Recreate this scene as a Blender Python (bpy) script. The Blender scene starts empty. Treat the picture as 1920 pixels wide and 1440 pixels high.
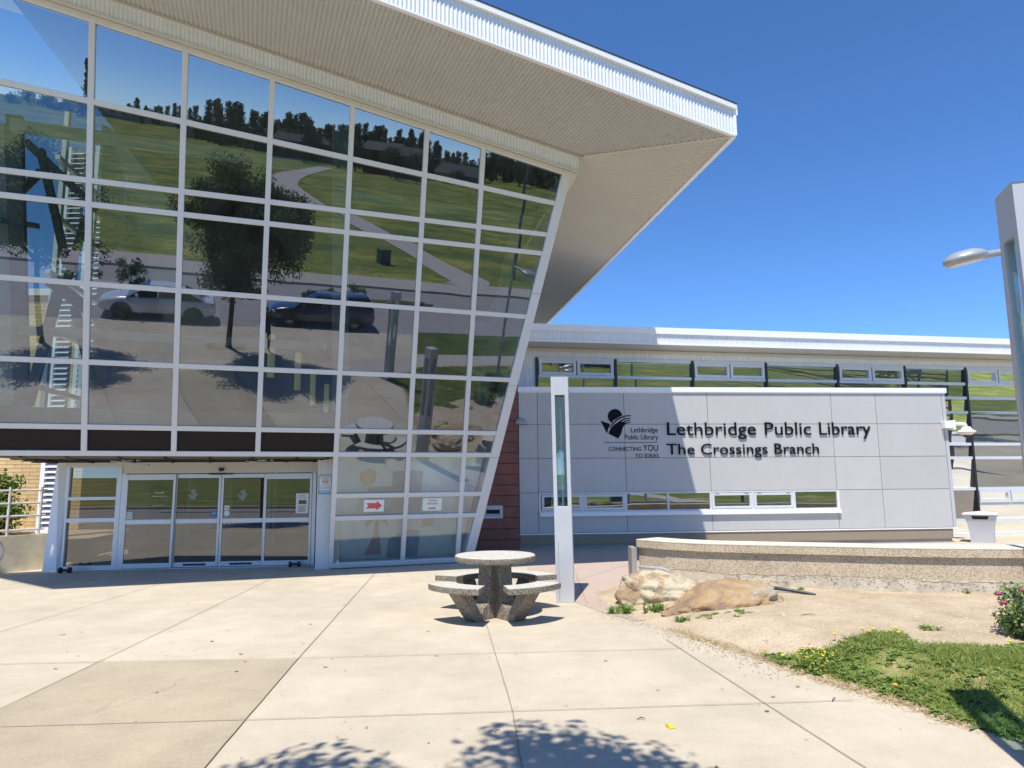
import bpy, bmesh, math, random
import numpy as np
from mathutils import Vector, Matrix, noise as mnoise
random.seed(7); rng = np.random.default_rng(7)
R_ = math.radians
scene = bpy.context.scene
COL = scene.collection

# ------------------------------------------------------------------ helpers
def V(*a): return np.array(a, float)
def unit(v): v = np.asarray(v, float); return v/np.linalg.norm(v)

def tag(o, label=None, cat=None, group=None, kind=None):
    if label: o['label'] = label
    if cat: o['category'] = cat
    if group: o['group'] = group
    if kind: o['kind'] = kind
    return o
def thing(name, label, cat, loc=(0,0,0), group=None):
    o = bpy.data.objects.new(name, None); COL.objects.link(o)
    o.location = loc; o.empty_display_size = .2
    return tag(o, label, cat, group)
def wloc(p):
    v = Vector((0,0,0))
    while p is not None: v = v+p.location; p = p.parent
    return v
def link_mesh(name, me, mat, parent=None):
    o = bpy.data.objects.new(name, me); COL.objects.link(o)
    if mat is not None:
        for m in (mat if isinstance(mat,(list,tuple)) else [mat]): me.materials.append(m)
    if parent is not None:
        w = wloc(parent); me.transform(Matrix.Translation(-w)); o.parent = parent
    return o
class MB:
    "collects shapes (world coordinates) and links them as one mesh object"
    def __init__(s): s.v=[]; s.f=[]; s.m=[]
    def add(s, vs, fs, mi=0):
        b=len(s.v); s.v += [tuple(map(float,p)) for p in vs]
        s.f += [tuple(i+b for i in f) for f in fs]; s.m += [mi]*len(fs); return s
    def quad(s,a,b,c,d,mi=0): return s.add([a,b,c,d],[(0,1,2,3)],mi)
    def hexa(s,p,mi=0):   # p: 4 bottom, 4 top
        return s.add(p,[(3,2,1,0),(4,5,6,7),(0,1,5,4),(1,2,6,5),(2,3,7,6),(3,0,4,7)],mi)
    def box(s,lo,hi,mi=0):
        x0,y0,z0=lo;x1,y1,z1=hi
        return s.hexa([(x0,y0,z0),(x1,y0,z0),(x1,y1,z0),(x0,y1,z0),(x0,y0,z1),(x1,y0,z1),(x1,y1,z1),(x0,y1,z1)],mi)
    def bar(s,P,Q,side,w,nrm,o0,o1,mi=0):
        P=np.asarray(P,float);Q=np.asarray(Q,float);side=unit(side);nrm=unit(nrm)
        c=[]
        for X in (P,Q):
            c.append([X-side*w/2+nrm*o0, X+side*w/2+nrm*o0, X+side*w/2+nrm*o1, X-side*w/2+nrm*o1])
        return s.hexa(c[0]+c[1],mi)
    def tube(s,pts,rad,n=10,caps=True,mi=0):
        pts=[np.asarray(p,float) for p in pts]
        if not hasattr(rad,'__len__'): rad=[rad]*len(pts)
        vs=[];fs=[];k=len(pts);prev=None
        for i,p in enumerate(pts):
            d=unit((pts[min(i+1,k-1)]-pts[max(i-1,0)])+1e-12)
            if prev is None:
                a=np.cross(d,[0,0,1.]) 
                if np.linalg.norm(a)<1e-3: a=np.cross(d,[1.,0,0])
                a=unit(a)
            else: a=unit(prev-d*(prev@d))
            prev=a; b=np.cross(d,a)
            for j in range(n):
                t=2*math.pi*j/n; vs.append(p+rad[i]*(math.cos(t)*a+math.sin(t)*b))
        for i in range(k-1):
            for j in range(n):
                j2=(j+1)%n; fs.append((i*n+j,i*n+j2,(i+1)*n+j2,(i+1)*n+j))
        if caps: fs += [tuple(range(n-1,-1,-1)), tuple(range((k-1)*n,k*n))]
        return s.add(vs,fs,mi)
    def lathe(s,c,prof,n=24,mi=0,axis=None):
        "prof: (r,z) list; revolved about +z (or axis) through c"
        c=np.asarray(c,float)
        if axis is None: A,B,Z=V(1,0,0),V(0,1,0),V(0,0,1)
        else:
            Z=unit(axis); A=np.cross(Z,[0,0,1.]); 
            if np.linalg.norm(A)<1e-3: A=np.cross(Z,[1.,0,0])
            A=unit(A); B=np.cross(Z,A)
        vs=[];fs=[];k=len(prof)
        for r,z in prof:
            for j in range(n):
                t=2*math.pi*j/n; vs.append(c+Z*z+r*(A*math.cos(t)+B*math.sin(t)))
        for i in range(k-1):
            for j in range(n):
                j2=(j+1)%n; fs.append((i*n+j,i*n+j2,(i+1)*n+j2,(i+1)*n+j))
        fs += [tuple(range(n-1,-1,-1)), tuple(range((k-1)*n,k*n))]
        return s.add(vs,fs,mi)
    def prism(s,poly,d,mi=0):
        "closed polygon (world points) extruded by vector d"
        n=len(poly); d=np.asarray(d,float)
        vs=[np.asarray(p,float) for p in poly]; vs=vs+[p+d for p in vs]
        fs=[tuple(range(n-1,-1,-1)),tuple(range(n,2*n))]+[(i,(i+1)%n,n+(i+1)%n,n+i) for i in range(n)]
        return s.add(vs,fs,mi)
    def build(s,name,mat,parent=None,smooth=False,bevel=0,seg=2):
        me=bpy.data.meshes.new(name); me.from_pydata(s.v,[],s.f)
        me.validate(verbose=False)
        if any(s.m): me.polygons.foreach_set('material_index',s.m[:len(me.polygons)])
        bm=bmesh.new(); bm.from_mesh(me); bmesh.ops.recalc_face_normals(bm,faces=bm.faces)
        if bevel:
            bmesh.ops.bevel(bm,geom=[e for e in bm.edges if len(e.link_faces)==2 and e.calc_face_angle(0)>.4],offset=bevel,segments=seg,affect='EDGES',profile=.5,clamp_overlap=True)
        bm.to_mesh(me); bm.free()
        if smooth:
            for p in me.polygons: p.use_smooth=True
            try: me.set_sharp_from_angle(angle=R_(40))
            except Exception: pass
        me.update()
        return link_mesh(name,me,mat,parent)
def raw(name,vs,fs,mat,parent=None,mi=None,smooth=False):
    me=bpy.data.meshes.new(name); me.from_pydata(np.asarray(vs).tolist(),[],fs if isinstance(fs,list) else fs.tolist())
    o=link_mesh(name,me,mat,parent)
    if mi is not None: me.polygons.foreach_set('material_index',mi)
    if smooth: me.polygons.foreach_set('use_smooth',[True]*len(me.polygons))
    me.update(); return o
def copy_tree(o,loc,label=None,parent=None):
    c=o.copy(); COL.objects.link(c)
    if parent is None: c.location=loc
    else: c.parent=parent
    if label: c['label']=label
    for ch in list(o.children): copy_tree(ch,None,None,c)
    return c
class Fr:
    "a facade: origin, horizontal direction h, up direction s, outward normal n"
    def __init__(f,P,az,inc=0):
        a=R_(az);i=R_(inc); f.P=np.array(P,float); f.h=V(math.cos(a),math.sin(a),0)
        n0=V(math.sin(a),-math.cos(a),0); f.s=V(0,0,1)*math.cos(i)+n0*math.sin(i)
        n=np.cross(f.h,f.s); f.n=n if n[1]<0 else -n
        f.z0=0
    def __call__(f,a,z,o=0): return f.P+f.h*a+f.s*z+f.n*o
    def box(f,mb,a0,a1,z0,z1,o0,o1,mi=0):
        p=[f(a0,z0,o0),f(a1,z0,o0),f(a1,z0,o1),f(a0,z0,o1),f(a0,z1,o0),f(a1,z1,o0),f(a1,z1,o1),f(a0,z1,o1)]
        return mb.hexa(p,mi)
    def quad(f,mb,a0,a1,z0,z1,o=0,mi=0): return mb.quad(f(a0,z0,o),f(a1,z0,o),f(a1,z1,o),f(a0,z1,o),mi)
    def ring(f,mb,a0,a1,z0,z1,w,o0,o1):
        f.box(mb,a0,a0+w,z0,z1,o0,o1); f.box(mb,a1-w,a1,z0,z1,o0,o1)
        f.box(mb,a0+w,a1-w,z0,z0+w,o0,o1); f.box(mb,a0+w,a1-w,z1-w,z1,o0,o1)

# ------------------------------------------------------------------ materials
def newmat(name):
    m=bpy.data.materials.new(name); m.use_nodes=True; nt=m.node_tree
    return m,nt,nt.nodes,nt.links,nt.nodes['Principled BSDF']
def N(nt,t,**k):
    n=nt.nodes.new(t)
    for a,b in k.items():
        if a in n.inputs: n.inputs[a].default_value=b
        else: setattr(n,a,b)
    return n
def rgb(*c): return (*c,1) if len(c)==3 else c
def mat(name,col,rough=.6,metal=0,var=.0,vscale=3,bump=0,bscale=40,spec=.5,speck=None,speckscale=120,coat=0,detail=5):
    """base colour with slow variation `var`, optional speckle (colour, amount) and fine bump"""
    m,nt,ns,L,b=newmat(name)
    b.inputs['Roughness'].default_value=rough; b.inputs['Metallic'].default_value=metal
    b.inputs['Specular IOR Level'].default_value=spec
    if coat: b.inputs['Coat Weight'].default_value=coat
    tc=N(nt,'ShaderNodeTexCoord'); src=tc.outputs['Object']
    out=None
    if var:
        nz=N(nt,'ShaderNodeTexNoise',Scale=vscale,Detail=detail,Roughness=.6); L.new(src,nz.inputs['Vector'])
        mr=N(nt,'ShaderNodeMapRange'); mr.inputs[1].default_value=.3; mr.inputs[2].default_value=.7
        mr.inputs[3].default_value=1-var; mr.inputs[4].default_value=1+var
        L.new(nz.outputs['Fac'],mr.inputs[0])
        hs=N(nt,'ShaderNodeMix',data_type='RGBA',blend_type='MULTIPLY'); hs.inputs[0].default_value=1
        hs.inputs[6].default_value=rgb(*col); L.new(mr.outputs[0],hs.inputs[7]); out=hs.outputs[2]
    if speck:
        vz=N(nt,'ShaderNodeTexVoronoi',Scale=speckscale); L.new(src,vz.inputs['Vector'])
        sp=N(nt,'ShaderNodeSeparateColor'); L.new(vz.outputs['Color'],sp.inputs[0])
        cr=N(nt,'ShaderNodeValToRGB'); e=cr.color_ramp.elements
        cols=speck
        e[0].position=0; e[0].color=rgb(*cols[0]); e[1].position=1; e[1].color=rgb(*cols[-1])
        for i,c in enumerate(cols[1:-1]):
            q=e.new((i+1)/(len(cols)-1)); q.color=rgb(*c)
        L.new(sp.outputs[0],cr.inputs[0])
        mx=N(nt,'ShaderNodeMix',data_type='RGBA',blend_type='MULTIPLY'); mx.inputs[0].default_value=1
        if out is not None: L.new(out,mx.inputs[6])
        else: mx.inputs[6].default_value=rgb(*col)
        L.new(cr.outputs[0],mx.inputs[7]); out=mx.outputs[2]
    if out is not None: L.new(out,b.inputs['Base Color'])
    else: b.inputs['Base Color'].default_value=rgb(*col)
    if bump:
        bz=N(nt,'ShaderNodeTexNoise',Scale=bscale,Detail=4); L.new(src,bz.inputs['Vector'])
        bp=N(nt,'ShaderNodeBump',Strength=bump,Distance=.02); L.new(bz.outputs['Fac'],bp.inputs['Height']); L.new(bp.outputs[0],b.inputs['Normal'])
    return m
def glassmat(name,refl=.28,tcol=(.34,.42,.40),gcol=(.95,.98,1),wave=.0,wscale=.6):
    m=bpy.data.materials.new(name); m.use_nodes=True; nt=m.node_tree; nt.nodes.clear(); L=nt.links
    o=N(nt,'ShaderNodeOutputMaterial'); mx=N(nt,'ShaderNodeMixShader'); t=N(nt,'ShaderNodeBsdfTransparent'); g=N(nt,'ShaderNodeBsdfGlossy')
    t.inputs[0].default_value=rgb(*tcol); g.inputs['Color'].default_value=rgb(*gcol); g.inputs['Roughness'].default_value=0
    mx.inputs[0].default_value=refl
    fr=N(nt,'ShaderNodeFresnel',IOR=1.5)
    ad=N(nt,'ShaderNodeMath',operation='ADD',use_clamp=True); ad.inputs[1].default_value=refl-.04; L.new(fr.outputs[0],ad.inputs[0]); L.new(ad.outputs[0],mx.inputs[0])
    if wave:
        tc=N(nt,'ShaderNodeTexCoord'); nz=N(nt,'ShaderNodeTexNoise',Scale=wscale,Detail=1.5); L.new(tc.outputs['Object'],nz.inputs['Vector'])
        bp=N(nt,'ShaderNodeBump',Strength=wave,Distance=.01); L.new(nz.outputs['Fac'],bp.inputs['Height']); L.new(bp.outputs[0],g.inputs['Normal'])
    L.new(t.outputs[0],mx.inputs[1]); L.new(g.outputs[0],mx.inputs[2])
    df_=N(nt,'ShaderNodeBsdfDiffuse'); df_.inputs[0].default_value=(.55,.58,.58,1); m3=N(nt,'ShaderNodeMixShader'); tc2=N(nt,'ShaderNodeTexCoord'); mp2=N(nt,'ShaderNodeMapping'); mp2.inputs['Scale'].default_value=(1,1,.35); n3=N(nt,'ShaderNodeTexNoise',Scale=2.2,Detail=7,Roughness=.7)
    L.new(tc2.outputs['Object'],mp2.inputs[0]); L.new(mp2.outputs[0],n3.inputs['Vector']); r3=N(nt,'ShaderNodeMapRange'); r3.inputs[1].default_value=.35; r3.inputs[2].default_value=.75; r3.inputs[3].default_value=.008; r3.inputs[4].default_value=.05; L.new(n3.outputs['Fac'],r3.inputs[0]); L.new(r3.outputs[0],m3.inputs[0])
    L.new(mx.outputs[0],m3.inputs[1]); L.new(df_.outputs[0],m3.inputs[2]); L.new(m3.outputs[0],o.inputs[0])
    return m
def rampmat(name,scale,stops,rough=.95,detail=6,bump=.3,bscale=30,scale2=None,amt2=.25):
    m,nt,ns,L,b=newmat(name); b.inputs['Roughness'].default_value=rough; b.inputs['Specular IOR Level'].default_value=.2
    tc=N(nt,'ShaderNodeTexCoord'); nz=N(nt,'ShaderNodeTexNoise',Scale=scale,Detail=detail,Roughness=.62); L.new(tc.outputs['Object'],nz.inputs['Vector'])
    cr=N(nt,'ShaderNodeValToRGB'); e=cr.color_ramp.elements
    e[0].position=stops[0][0]; e[0].color=rgb(*stops[0][1]); e[1].position=stops[-1][0]; e[1].color=rgb(*stops[-1][1])
    for p,c in stops[1:-1]: q=e.new(p); q.color=rgb(*c)
    L.new(nz.outputs['Fac'],cr.inputs[0]); out=cr.outputs[0]
    if scale2:
        n2=N(nt,'ShaderNodeTexNoise',Scale=scale2,Detail=3,Roughness=.7); L.new(tc.outputs['Object'],n2.inputs['Vector'])
        mr=N(nt,'ShaderNodeMapRange'); mr.inputs[1].default_value=.3; mr.inputs[2].default_value=.7; mr.inputs[3].default_value=1-amt2; mr.inputs[4].default_value=1+amt2
        L.new(n2.outputs['Fac'],mr.inputs[0]); mx=N(nt,'ShaderNodeMix',data_type='RGBA',blend_type='MULTIPLY'); mx.inputs[0].default_value=1
        L.new(out,mx.inputs[6]); L.new(mr.outputs[0],mx.inputs[7]); out=mx.outputs[2]
    L.new(out,b.inputs['Base Color'])
    bz=N(nt,'ShaderNodeTexNoise',Scale=bscale,Detail=4); L.new(tc.outputs['Object'],bz.inputs['Vector'])
    bp=N(nt,'ShaderNodeBump',Strength=bump,Distance=.03); L.new(bz.outputs['Fac'],bp.inputs['Height']); L.new(bp.outputs[0],b.inputs['Normal'])
    return m
def leafmat(name,c1,c2,trans=.3):
    m,nt,ns,L,b=newmat(name); b.inputs['Roughness'].default_value=.55; b.inputs['Specular IOR Level'].default_value=.3
    oi=N(nt,'ShaderNodeNewGeometry'); cr=N(nt,'ShaderNodeValToRGB'); e=cr.color_ramp.elements
    e[0].color=rgb(*c1); e[1].color=rgb(*c2); L.new(oi.outputs['Random Per Island'],cr.inputs[0]); L.new(cr.outputs[0],b.inputs['Base Color'])
    tr=N(nt,'ShaderNodeBsdfTranslucent'); L.new(cr.outputs[0],tr.inputs[0]); mx=N(nt,'ShaderNodeMixShader'); mx.inputs[0].default_value=trans
    L.new(b.outputs[0],mx.inputs[1]); L.new(tr.outputs[0],mx.inputs[2]); L.new(mx.outputs[0],ns['Material Output'].inputs[0])
    return m
M={}
def concrete_mat(name,col,speckamt=.13,stain=.10):
    m,nt,ns,L,b=newmat(name); b.inputs['Roughness'].default_value=.88; b.inputs['Specular IOR Level'].default_value=.25
    tc=N(nt,'ShaderNodeTexCoord'); src=tc.outputs['Object']; out=None
    def layer(scale,lo,hi,det=5,rgh=.6,a=.3,bb=.7,stretch=None):
        nonlocal out
        s=src
        if stretch:
            mp=N(nt,'ShaderNodeMapping'); mp.inputs['Scale'].default_value=stretch; L.new(src,mp.inputs[0]); s=mp.outputs[0]
        nz=N(nt,'ShaderNodeTexNoise',Scale=scale,Detail=det,Roughness=rgh); L.new(s,nz.inputs['Vector'])
        mr=N(nt,'ShaderNodeMapRange'); mr.inputs[1].default_value=a; mr.inputs[2].default_value=bb; mr.inputs[3].default_value=lo; mr.inputs[4].default_value=hi
        L.new(nz.outputs['Fac'],mr.inputs[0]); mx=N(nt,'ShaderNodeMix',data_type='RGBA',blend_type='MULTIPLY'); mx.inputs[0].default_value=1
        if out is None: mx.inputs[6].default_value=rgb(*col)
        else: L.new(out,mx.inputs[6])
        L.new(mr.outputs[0],mx.inputs[7]); out=mx.outputs[2]; return nz
    layer(.45,1-stain,1+stain*.6); layer(2.2,1-stain*.7,1+stain*.5,7,.7); layer(230,1-speckamt*1.6,1+speckamt*.9,2,.8,.25,.75); layer(60,1-speckamt*.6,1+speckamt*.5,3,.7)
    layer(9,1-stain*.5,1.0,8,.75,.28,.45,(1,.35,1))
    # warm rust-brown blotches
    nz=N(nt,'ShaderNodeTexNoise',Scale=1.1,Detail=7,Roughness=.72); mp=N(nt,'ShaderNodeMapping'); mp.inputs['Location'].default_value=(13,5,0); L.new(src,mp.inputs[0]); L.new(mp.outputs[0],nz.inputs['Vector'])
    mr=N(nt,'ShaderNodeMapRange'); mr.inputs[1].default_value=.58; mr.inputs[2].default_value=.75; mr.inputs[3].default_value=0; mr.inputs[4].default_value=.35; L.new(nz.outputs['Fac'],mr.inputs[0])
    mx=N(nt,'ShaderNodeMix',data_type='RGBA',blend_type='MULTIPLY'); L.new(mr.outputs[0],mx.inputs[0]); L.new(out,mx.inputs[6]); mx.inputs[7].default_value=(.93,.78,.58,1); out=mx.outputs[2]
    L.new(out,b.inputs['Base Color'])
    bz=N(nt,'ShaderNodeTexNoise',Scale=160,Detail=3); L.new(src,bz.inputs['Vector']); bp=N(nt,'ShaderNodeBump',Strength=.25,Distance=.006); L.new(bz.outputs['Fac'],bp.inputs['Height']); L.new(bp.outputs[0],b.inputs['Normal'])
    return m
M['plaza']=concrete_mat('plaza_concrete',(.56,.49,.38),.15,.15)
M['slab']=concrete_mat('old_slab_concrete',(.455,.385,.28),.2,.15)
M['pink']=concrete_mat('pink_concrete',(.47,.375,.32),.08,.06)
M['walk']=concrete_mat('grey_concrete',(.45,.41,.36),.08,.06)
M['joint']=mat('joint',(.26,.215,.16),.95)
M['asphalt']=mat('asphalt',(.30,.285,.27),.9,var=.1,vscale=1.2,bump=.2,bscale=120)
M['white']=mat('white_frame',(.62,.62,.60),.38,var=.02,vscale=6)
M['alu']=mat('anodised_frame',(.60,.615,.63),.42,metal=.1,var=.04,vscale=5)
M['doorframe']=mat('door_aluminium',(.56,.58,.60),.35,metal=.35,var=.04)
M['panel']=mat('panel_grey',(.46,.455,.445),.36,var=.025,vscale=1.3,spec=.4)
nt_=M['panel'].node_tree; b_=nt_.nodes['Principled BSDF']; src_=b_.inputs['Base Color'].links[0].from_socket
ge_=N(nt_,'ShaderNodeNewGeometry'); mr_=N(nt_,'ShaderNodeMapRange'); mr_.inputs[3].default_value=.955; mr_.inputs[4].default_value=1.03; nt_.links.new(ge_.outputs['Random Per Island'],mr_.inputs[0])
tc_=N(nt_,'ShaderNodeTexCoord'); mp_=N(nt_,'ShaderNodeMapping'); mp_.inputs['Scale'].default_value=(9,9,.55); nz_=N(nt_,'ShaderNodeTexNoise',Scale=1.0,Detail=6); nt_.links.new(tc_.outputs['Object'],mp_.inputs[0]); nt_.links.new(mp_.outputs[0],nz_.inputs['Vector'])
m2_=N(nt_,'ShaderNodeMapRange'); m2_.inputs[1].default_value=.35; m2_.inputs[2].default_value=.65; m2_.inputs[3].default_value=.988; m2_.inputs[4].default_value=1.008; nt_.links.new(nz_.outputs['Fac'],m2_.inputs[0])
mm_=N(nt_,'ShaderNodeMath',operation='MULTIPLY'); nt_.links.new(mr_.outputs[0],mm_.inputs[0]); nt_.links.new(m2_.outputs[0],mm_.inputs[1])
x_=N(nt_,'ShaderNodeMix',data_type='RGBA',blend_type='MULTIPLY'); x_.inputs[0].default_value=1; nt_.links.new(src_,x_.inputs[6]); nt_.links.new(mm_.outputs[0],x_.inputs[7]); nt_.links.new(x_.outputs[2],b_.inputs['Base Color'])
M['panelside']=mat('panel_edge',(.45,.455,.47),.4)
M['corr']=mat('corrugated_steel',(.72,.73,.74),.38,metal=.12,var=.05,vscale=2.5)
M['soffit']=mat('soffit_steel',(.56,.54,.505),.42,metal=.2,var=.03,vscale=1.5)
M['flash']=mat('flashing',(.78,.79,.80),.42,metal=.05)
M['cream']=mat('cream_trim',(.58,.55,.48),.45)
M['dark']=mat('dark_void',(.012,.012,.013),.8)
M['black']=mat('black_plastic',(.012,.012,.014),.4)
M['letters']=mat('black_letters',(.004,.006,.008),.7,spec=.15)
M['spandrel']=mat('bronze_spandrel',(.016,.012,.012),.45,var=.1,spec=.2)
M['brown']=mat('brown_board',(.21,.075,.05),.55,var=.2,vscale=2.5,bump=.06,bscale=30)
M['plinth']=mat('plinth_concrete',(.30,.285,.26),.85,var=.14,vscale=2,bump=.1)
M['glass']=glassmat('tinted_glass',.24,(.32,.42,.40),(.80,.86,1),wave=.09,wscale=.8)
M['glassdoor']=glassmat('door_glass',.15,(.34,.32,.28),wave=.05)
M['glasslow']=glassmat('clear_low_glass',.16,(.76,.86,.88),wave=.05)
M['glasswing']=glassmat('wing_glass',.33,(.22,.30,.27),wave=.30,wscale=.9)
M['glassclear']=glassmat('clear_panel',.12,(.72,.88,.86))
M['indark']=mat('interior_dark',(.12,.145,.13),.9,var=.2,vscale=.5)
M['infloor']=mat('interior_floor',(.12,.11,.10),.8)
M['inlight']=mat('interior_white',(.55,.60,.58),.7)
M['steel']=mat('painted_truss',(.085,.105,.115),.5,var=.1)
M['steellight']=mat('grey_column',(.26,.31,.33),.5)
M['louver']=mat('louver_white',(.80,.82,.86),.4)
M['galv']=mat('galvanised',(.50,.51,.51),.45,metal=.5,var=.15,vscale=9)
M['rail']=mat('worn_white_rail',(.58,.56,.52),.5,var=.12,vscale=7)
M['oldconc']=mat('weathered_concrete',(.60,.52,.36),.9,var=.22,vscale=2.2,bump=.25,bscale=60,detail=8)
M['pebble']=mat('exposed_aggregate',(.56,.485,.375),.9,var=.12,vscale=2,bump=.5,bscale=90,speck=[(.45,.4,.35),(.75,.7,.62),(1,.97,.9),(1.1,1.05,1.0),(.85,.78,.68)],speckscale=100)
M['capt']=mat('cap_smooth',(.64,.58,.47),.85,var=.10,vscale=3,bump=.1,bscale=80)
M['tablemat']=mat('table_aggregate',(.27,.25,.215),.8,var=.06,bump=.55,bscale=110,speck=[(.14,.14,.14),(.45,.43,.4),(.9,.85,.78),(1.35,1.25,1.1),(.65,.6,.55),(1.1,.95,.78)],speckscale=105)
M['tabletop']=mat('table_polished',(.60,.59,.54),.5,var=.08,vscale=9,speck=[(.6,.6,.6),(1,1,1),(1.1,1.05,1),(.85,.85,.85)],speckscale=95)
M['pylon']=mat('pylon_aluminium',(.50,.515,.535),.38,metal=.15,var=.05,vscale=2.5)
M['tube']=mat('lamp_tube',(.9,.93,.9),.3)
M['lampgrey']=mat('luminaire_grey',(.36,.375,.39),.4,metal=.2)
M['lens']=mat('luminaire_lens',(.62,.55,.36),.2)
M['rock']=None
M['dirt']=rampmat('dry_dirt',2.0,[(.3,(.36,.285,.195)),(.5,(.45,.365,.255)),(.7,(.52,.43,.31))],bump=.6,bscale=22,scale2=45,amt2=.2)
M['lawn']=rampmat('lawn_ground',.9,[(.3,(.045,.075,.012)),(.5,(.075,.11,.02)),(.72,(.12,.14,.03))],bump=.9,bscale=14,scale2=25,amt2=.45)
M['clod']=leafmat('soil_crumb',(.34,.27,.19),(.52,.44,.33),0)
M['lawnsoil']=rampmat('lawn_soil',2.2,[(.3,(.10,.15,.03)),(.5,(.17,.20,.05)),(.6,(.27,.25,.10)),(.7,(.40,.32,.19))],bump=.9,bscale=20,scale2=40,amt2=.4)
M['field']=rampmat('prairie_field',.16,[(.30,(.06,.10,.02)),(.43,(.11,.155,.03)),(.54,(.19,.21,.035)),(.64,(.32,.29,.06)),(.85,(.30,.25,.14))],bump=.8,bscale=3,scale2=1.6,amt2=.4)
M['gravel']=mat('gravel_path',(.42,.385,.34),.95,var=.15,vscale=2)
M['blade']=leafmat('grass_blade',(.14,.22,.03),(.46,.50,.16),.45)
M['weed']=leafmat('weed_leaf',(.10,.18,.03),(.30,.42,.11),.35)
M['straw']=leafmat('dry_straw',(.40,.30,.12),(.55,.44,.22),.2)
M['leaf']=leafmat('tree_leaf',(.03,.06,.012),(.10,.155,.03),.3)
M['leaf2']=leafmat('shrub_leaf',(.05,.10,.018),(.13,.22,.04),.3)
M['leafhaze']=leafmat('hazed_leaf',(.035,.052,.026),(.085,.115,.05),.2)  # distance haze mixed into the leaf colour: lighter and bluer green
M['leafspi']=leafmat('spirea_leaf',(.10,.16,.05),(.34,.42,.16),.35)
M['bark']=mat('bark',(.07,.055,.042),.9,var=.3,vscale=8,bump=.5,bscale=25)
M['yellow']=mat('yellow_petal',(.85,.60,.01),.6)
M['orange']=mat('orange_petal',(.85,.42,.01),.6)
M['pinkf']=mat('pink_petal',(.42,.045,.14),.7)
M['bollard']=mat('yellow_bollard',(.62,.55,.20),.5,var=.08)
M['green']=mat('utility_green',(.045,.10,.075),.5)
M['rubber']=mat('black_hose',(.03,.04,.05),.45)
M['paper']=mat('white_paper',(.72,.76,.72),.7)
M['red']=mat('red_ink',(.62,.10,.10),.6)
M['ink']=mat('black_ink',(.05,.05,.055),.6)
M['decal']=mat('frosted_decal',(.24,.27,.25),.6)
M['blue']=mat('blue_sticker',(.03,.18,.45),.5)
M['bluelight']=mat('sign_blue',(.28,.52,.75),.5)
M['brick']=None
M['whitecar']=mat('white_paint',(.66,.68,.72),.25,coat=.8)
M['bluecar']=mat('dark_blue_paint',(.018,.032,.075),.22,coat=1)
M['carglass']=mat('car_glass',(.008,.010,.012),.05)
M['tyre']=mat('tyre',(.018,.018,.018),.8)
M['rim']=mat('alloy_rim',(.45,.46,.48),.3,metal=.8)
M['rimdark']=mat('dark_rim',(.06,.06,.065),.4,metal=.6)
M['skin']=mat('skin',(.45,.27,.19),.6); M['cloth']=mat('dark_cloth',(.015,.015,.018),.9); M['hair']=mat('dark_hair',(.015,.012,.010),.8)
M['bin']=mat('bin_grey',(.46,.465,.50),.35,var=.03)
M['bintop']=mat('bin_lid',(.72,.64,.58),.5)
M['camw']=mat('camera_white',(.80,.80,.79),.35)
M['slot']=mat('brushed_steel',(.42,.43,.43),.4,metal=.6,var=.1)

def brickmat():
    m,nt,ns,L,b=newmat('buff_brick'); b.inputs['Roughness'].default_value=.85
    tc=N(nt,'ShaderNodeTexCoord'); mp=N(nt,'ShaderNodeMapping'); mp.inputs['Rotation'].default_value=(R_(90),0,0)
    L.new(tc.outputs['Object'],mp.inputs[0])
    bt=N(nt,'ShaderNodeTexBrick',Scale=1.0); bt.inputs['Color1'].default_value=(.60,.41,.19,1); bt.inputs['Color2'].default_value=(.68,.49,.25,1); bt.inputs['Mortar'].default_value=(.22,.16,.10,1)
    bt.inputs['Mortar Size'].default_value=.007; bt.inputs['Brick Width'].default_value=.46; bt.inputs['Row Height'].default_value=.108
    L.new(mp.outputs[0],bt.inputs['Vector']); L.new(bt.outputs['Color'],b.inputs['Base Color'])
    bp=N(nt,'ShaderNodeBump',Strength=.5,Distance=.01); L.new(bt.outputs['Fac'],bp.inputs['Height']); bp.invert=True; L.new(bp.outputs[0],b.inputs['Normal'])
    return m
M['brick']=brickmat()
def rockmat(name,stops):
    m,nt,ns,L,b=newmat(name); b.inputs['Roughness'].default_value=.9; b.inputs['Specular IOR Level'].default_value=.2
    tc=N(nt,'ShaderNodeTexCoord'); nz=N(nt,'ShaderNodeTexNoise',Scale=2.6,Detail=9,Roughness=.65,Distortion=.6); L.new(tc.outputs['Object'],nz.inputs['Vector'])
    cr=N(nt,'ShaderNodeValToRGB'); e=cr.color_ramp.elements
    e[0].position=stops[0][0]; e[0].color=rgb(*stops[0][1]); e[1].position=stops[-1][0]; e[1].color=rgb(*stops[-1][1])
    for p,c in stops[1:-1]: q=e.new(p); q.color=rgb(*c)
    L.new(nz.outputs['Fac'],cr.inputs[0]); L.new(cr.outputs[0],b.inputs['Base Color'])
    bz=N(nt,'ShaderNodeTexNoise',Scale=9,Detail=10,Roughness=.7); L.new(tc.outputs['Object'],bz.inputs['Vector']); bz.inputs['Scale'].default_value=14; bp=N(nt,'ShaderNodeBump',Strength=1.0,Distance=.06); L.new(bz.outputs['Fac'],bp.inputs['Height']); L.new(bp.outputs[0],b.inputs['Normal'])
    return m
M['rock1']=rockmat('pale_sandstone',[(.28,(.30,.19,.12)),(.42,(.44,.31,.20)),(.50,(.62,.54,.38)),(.66,(.66,.60,.45))])
M['rock2']=rockmat('rusty_sandstone',[(.30,(.26,.19,.14)),(.42,(.40,.28,.18)),(.52,(.52,.34,.17)),(.60,(.50,.40,.28)),(.68,(.60,.56,.47))])

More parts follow.
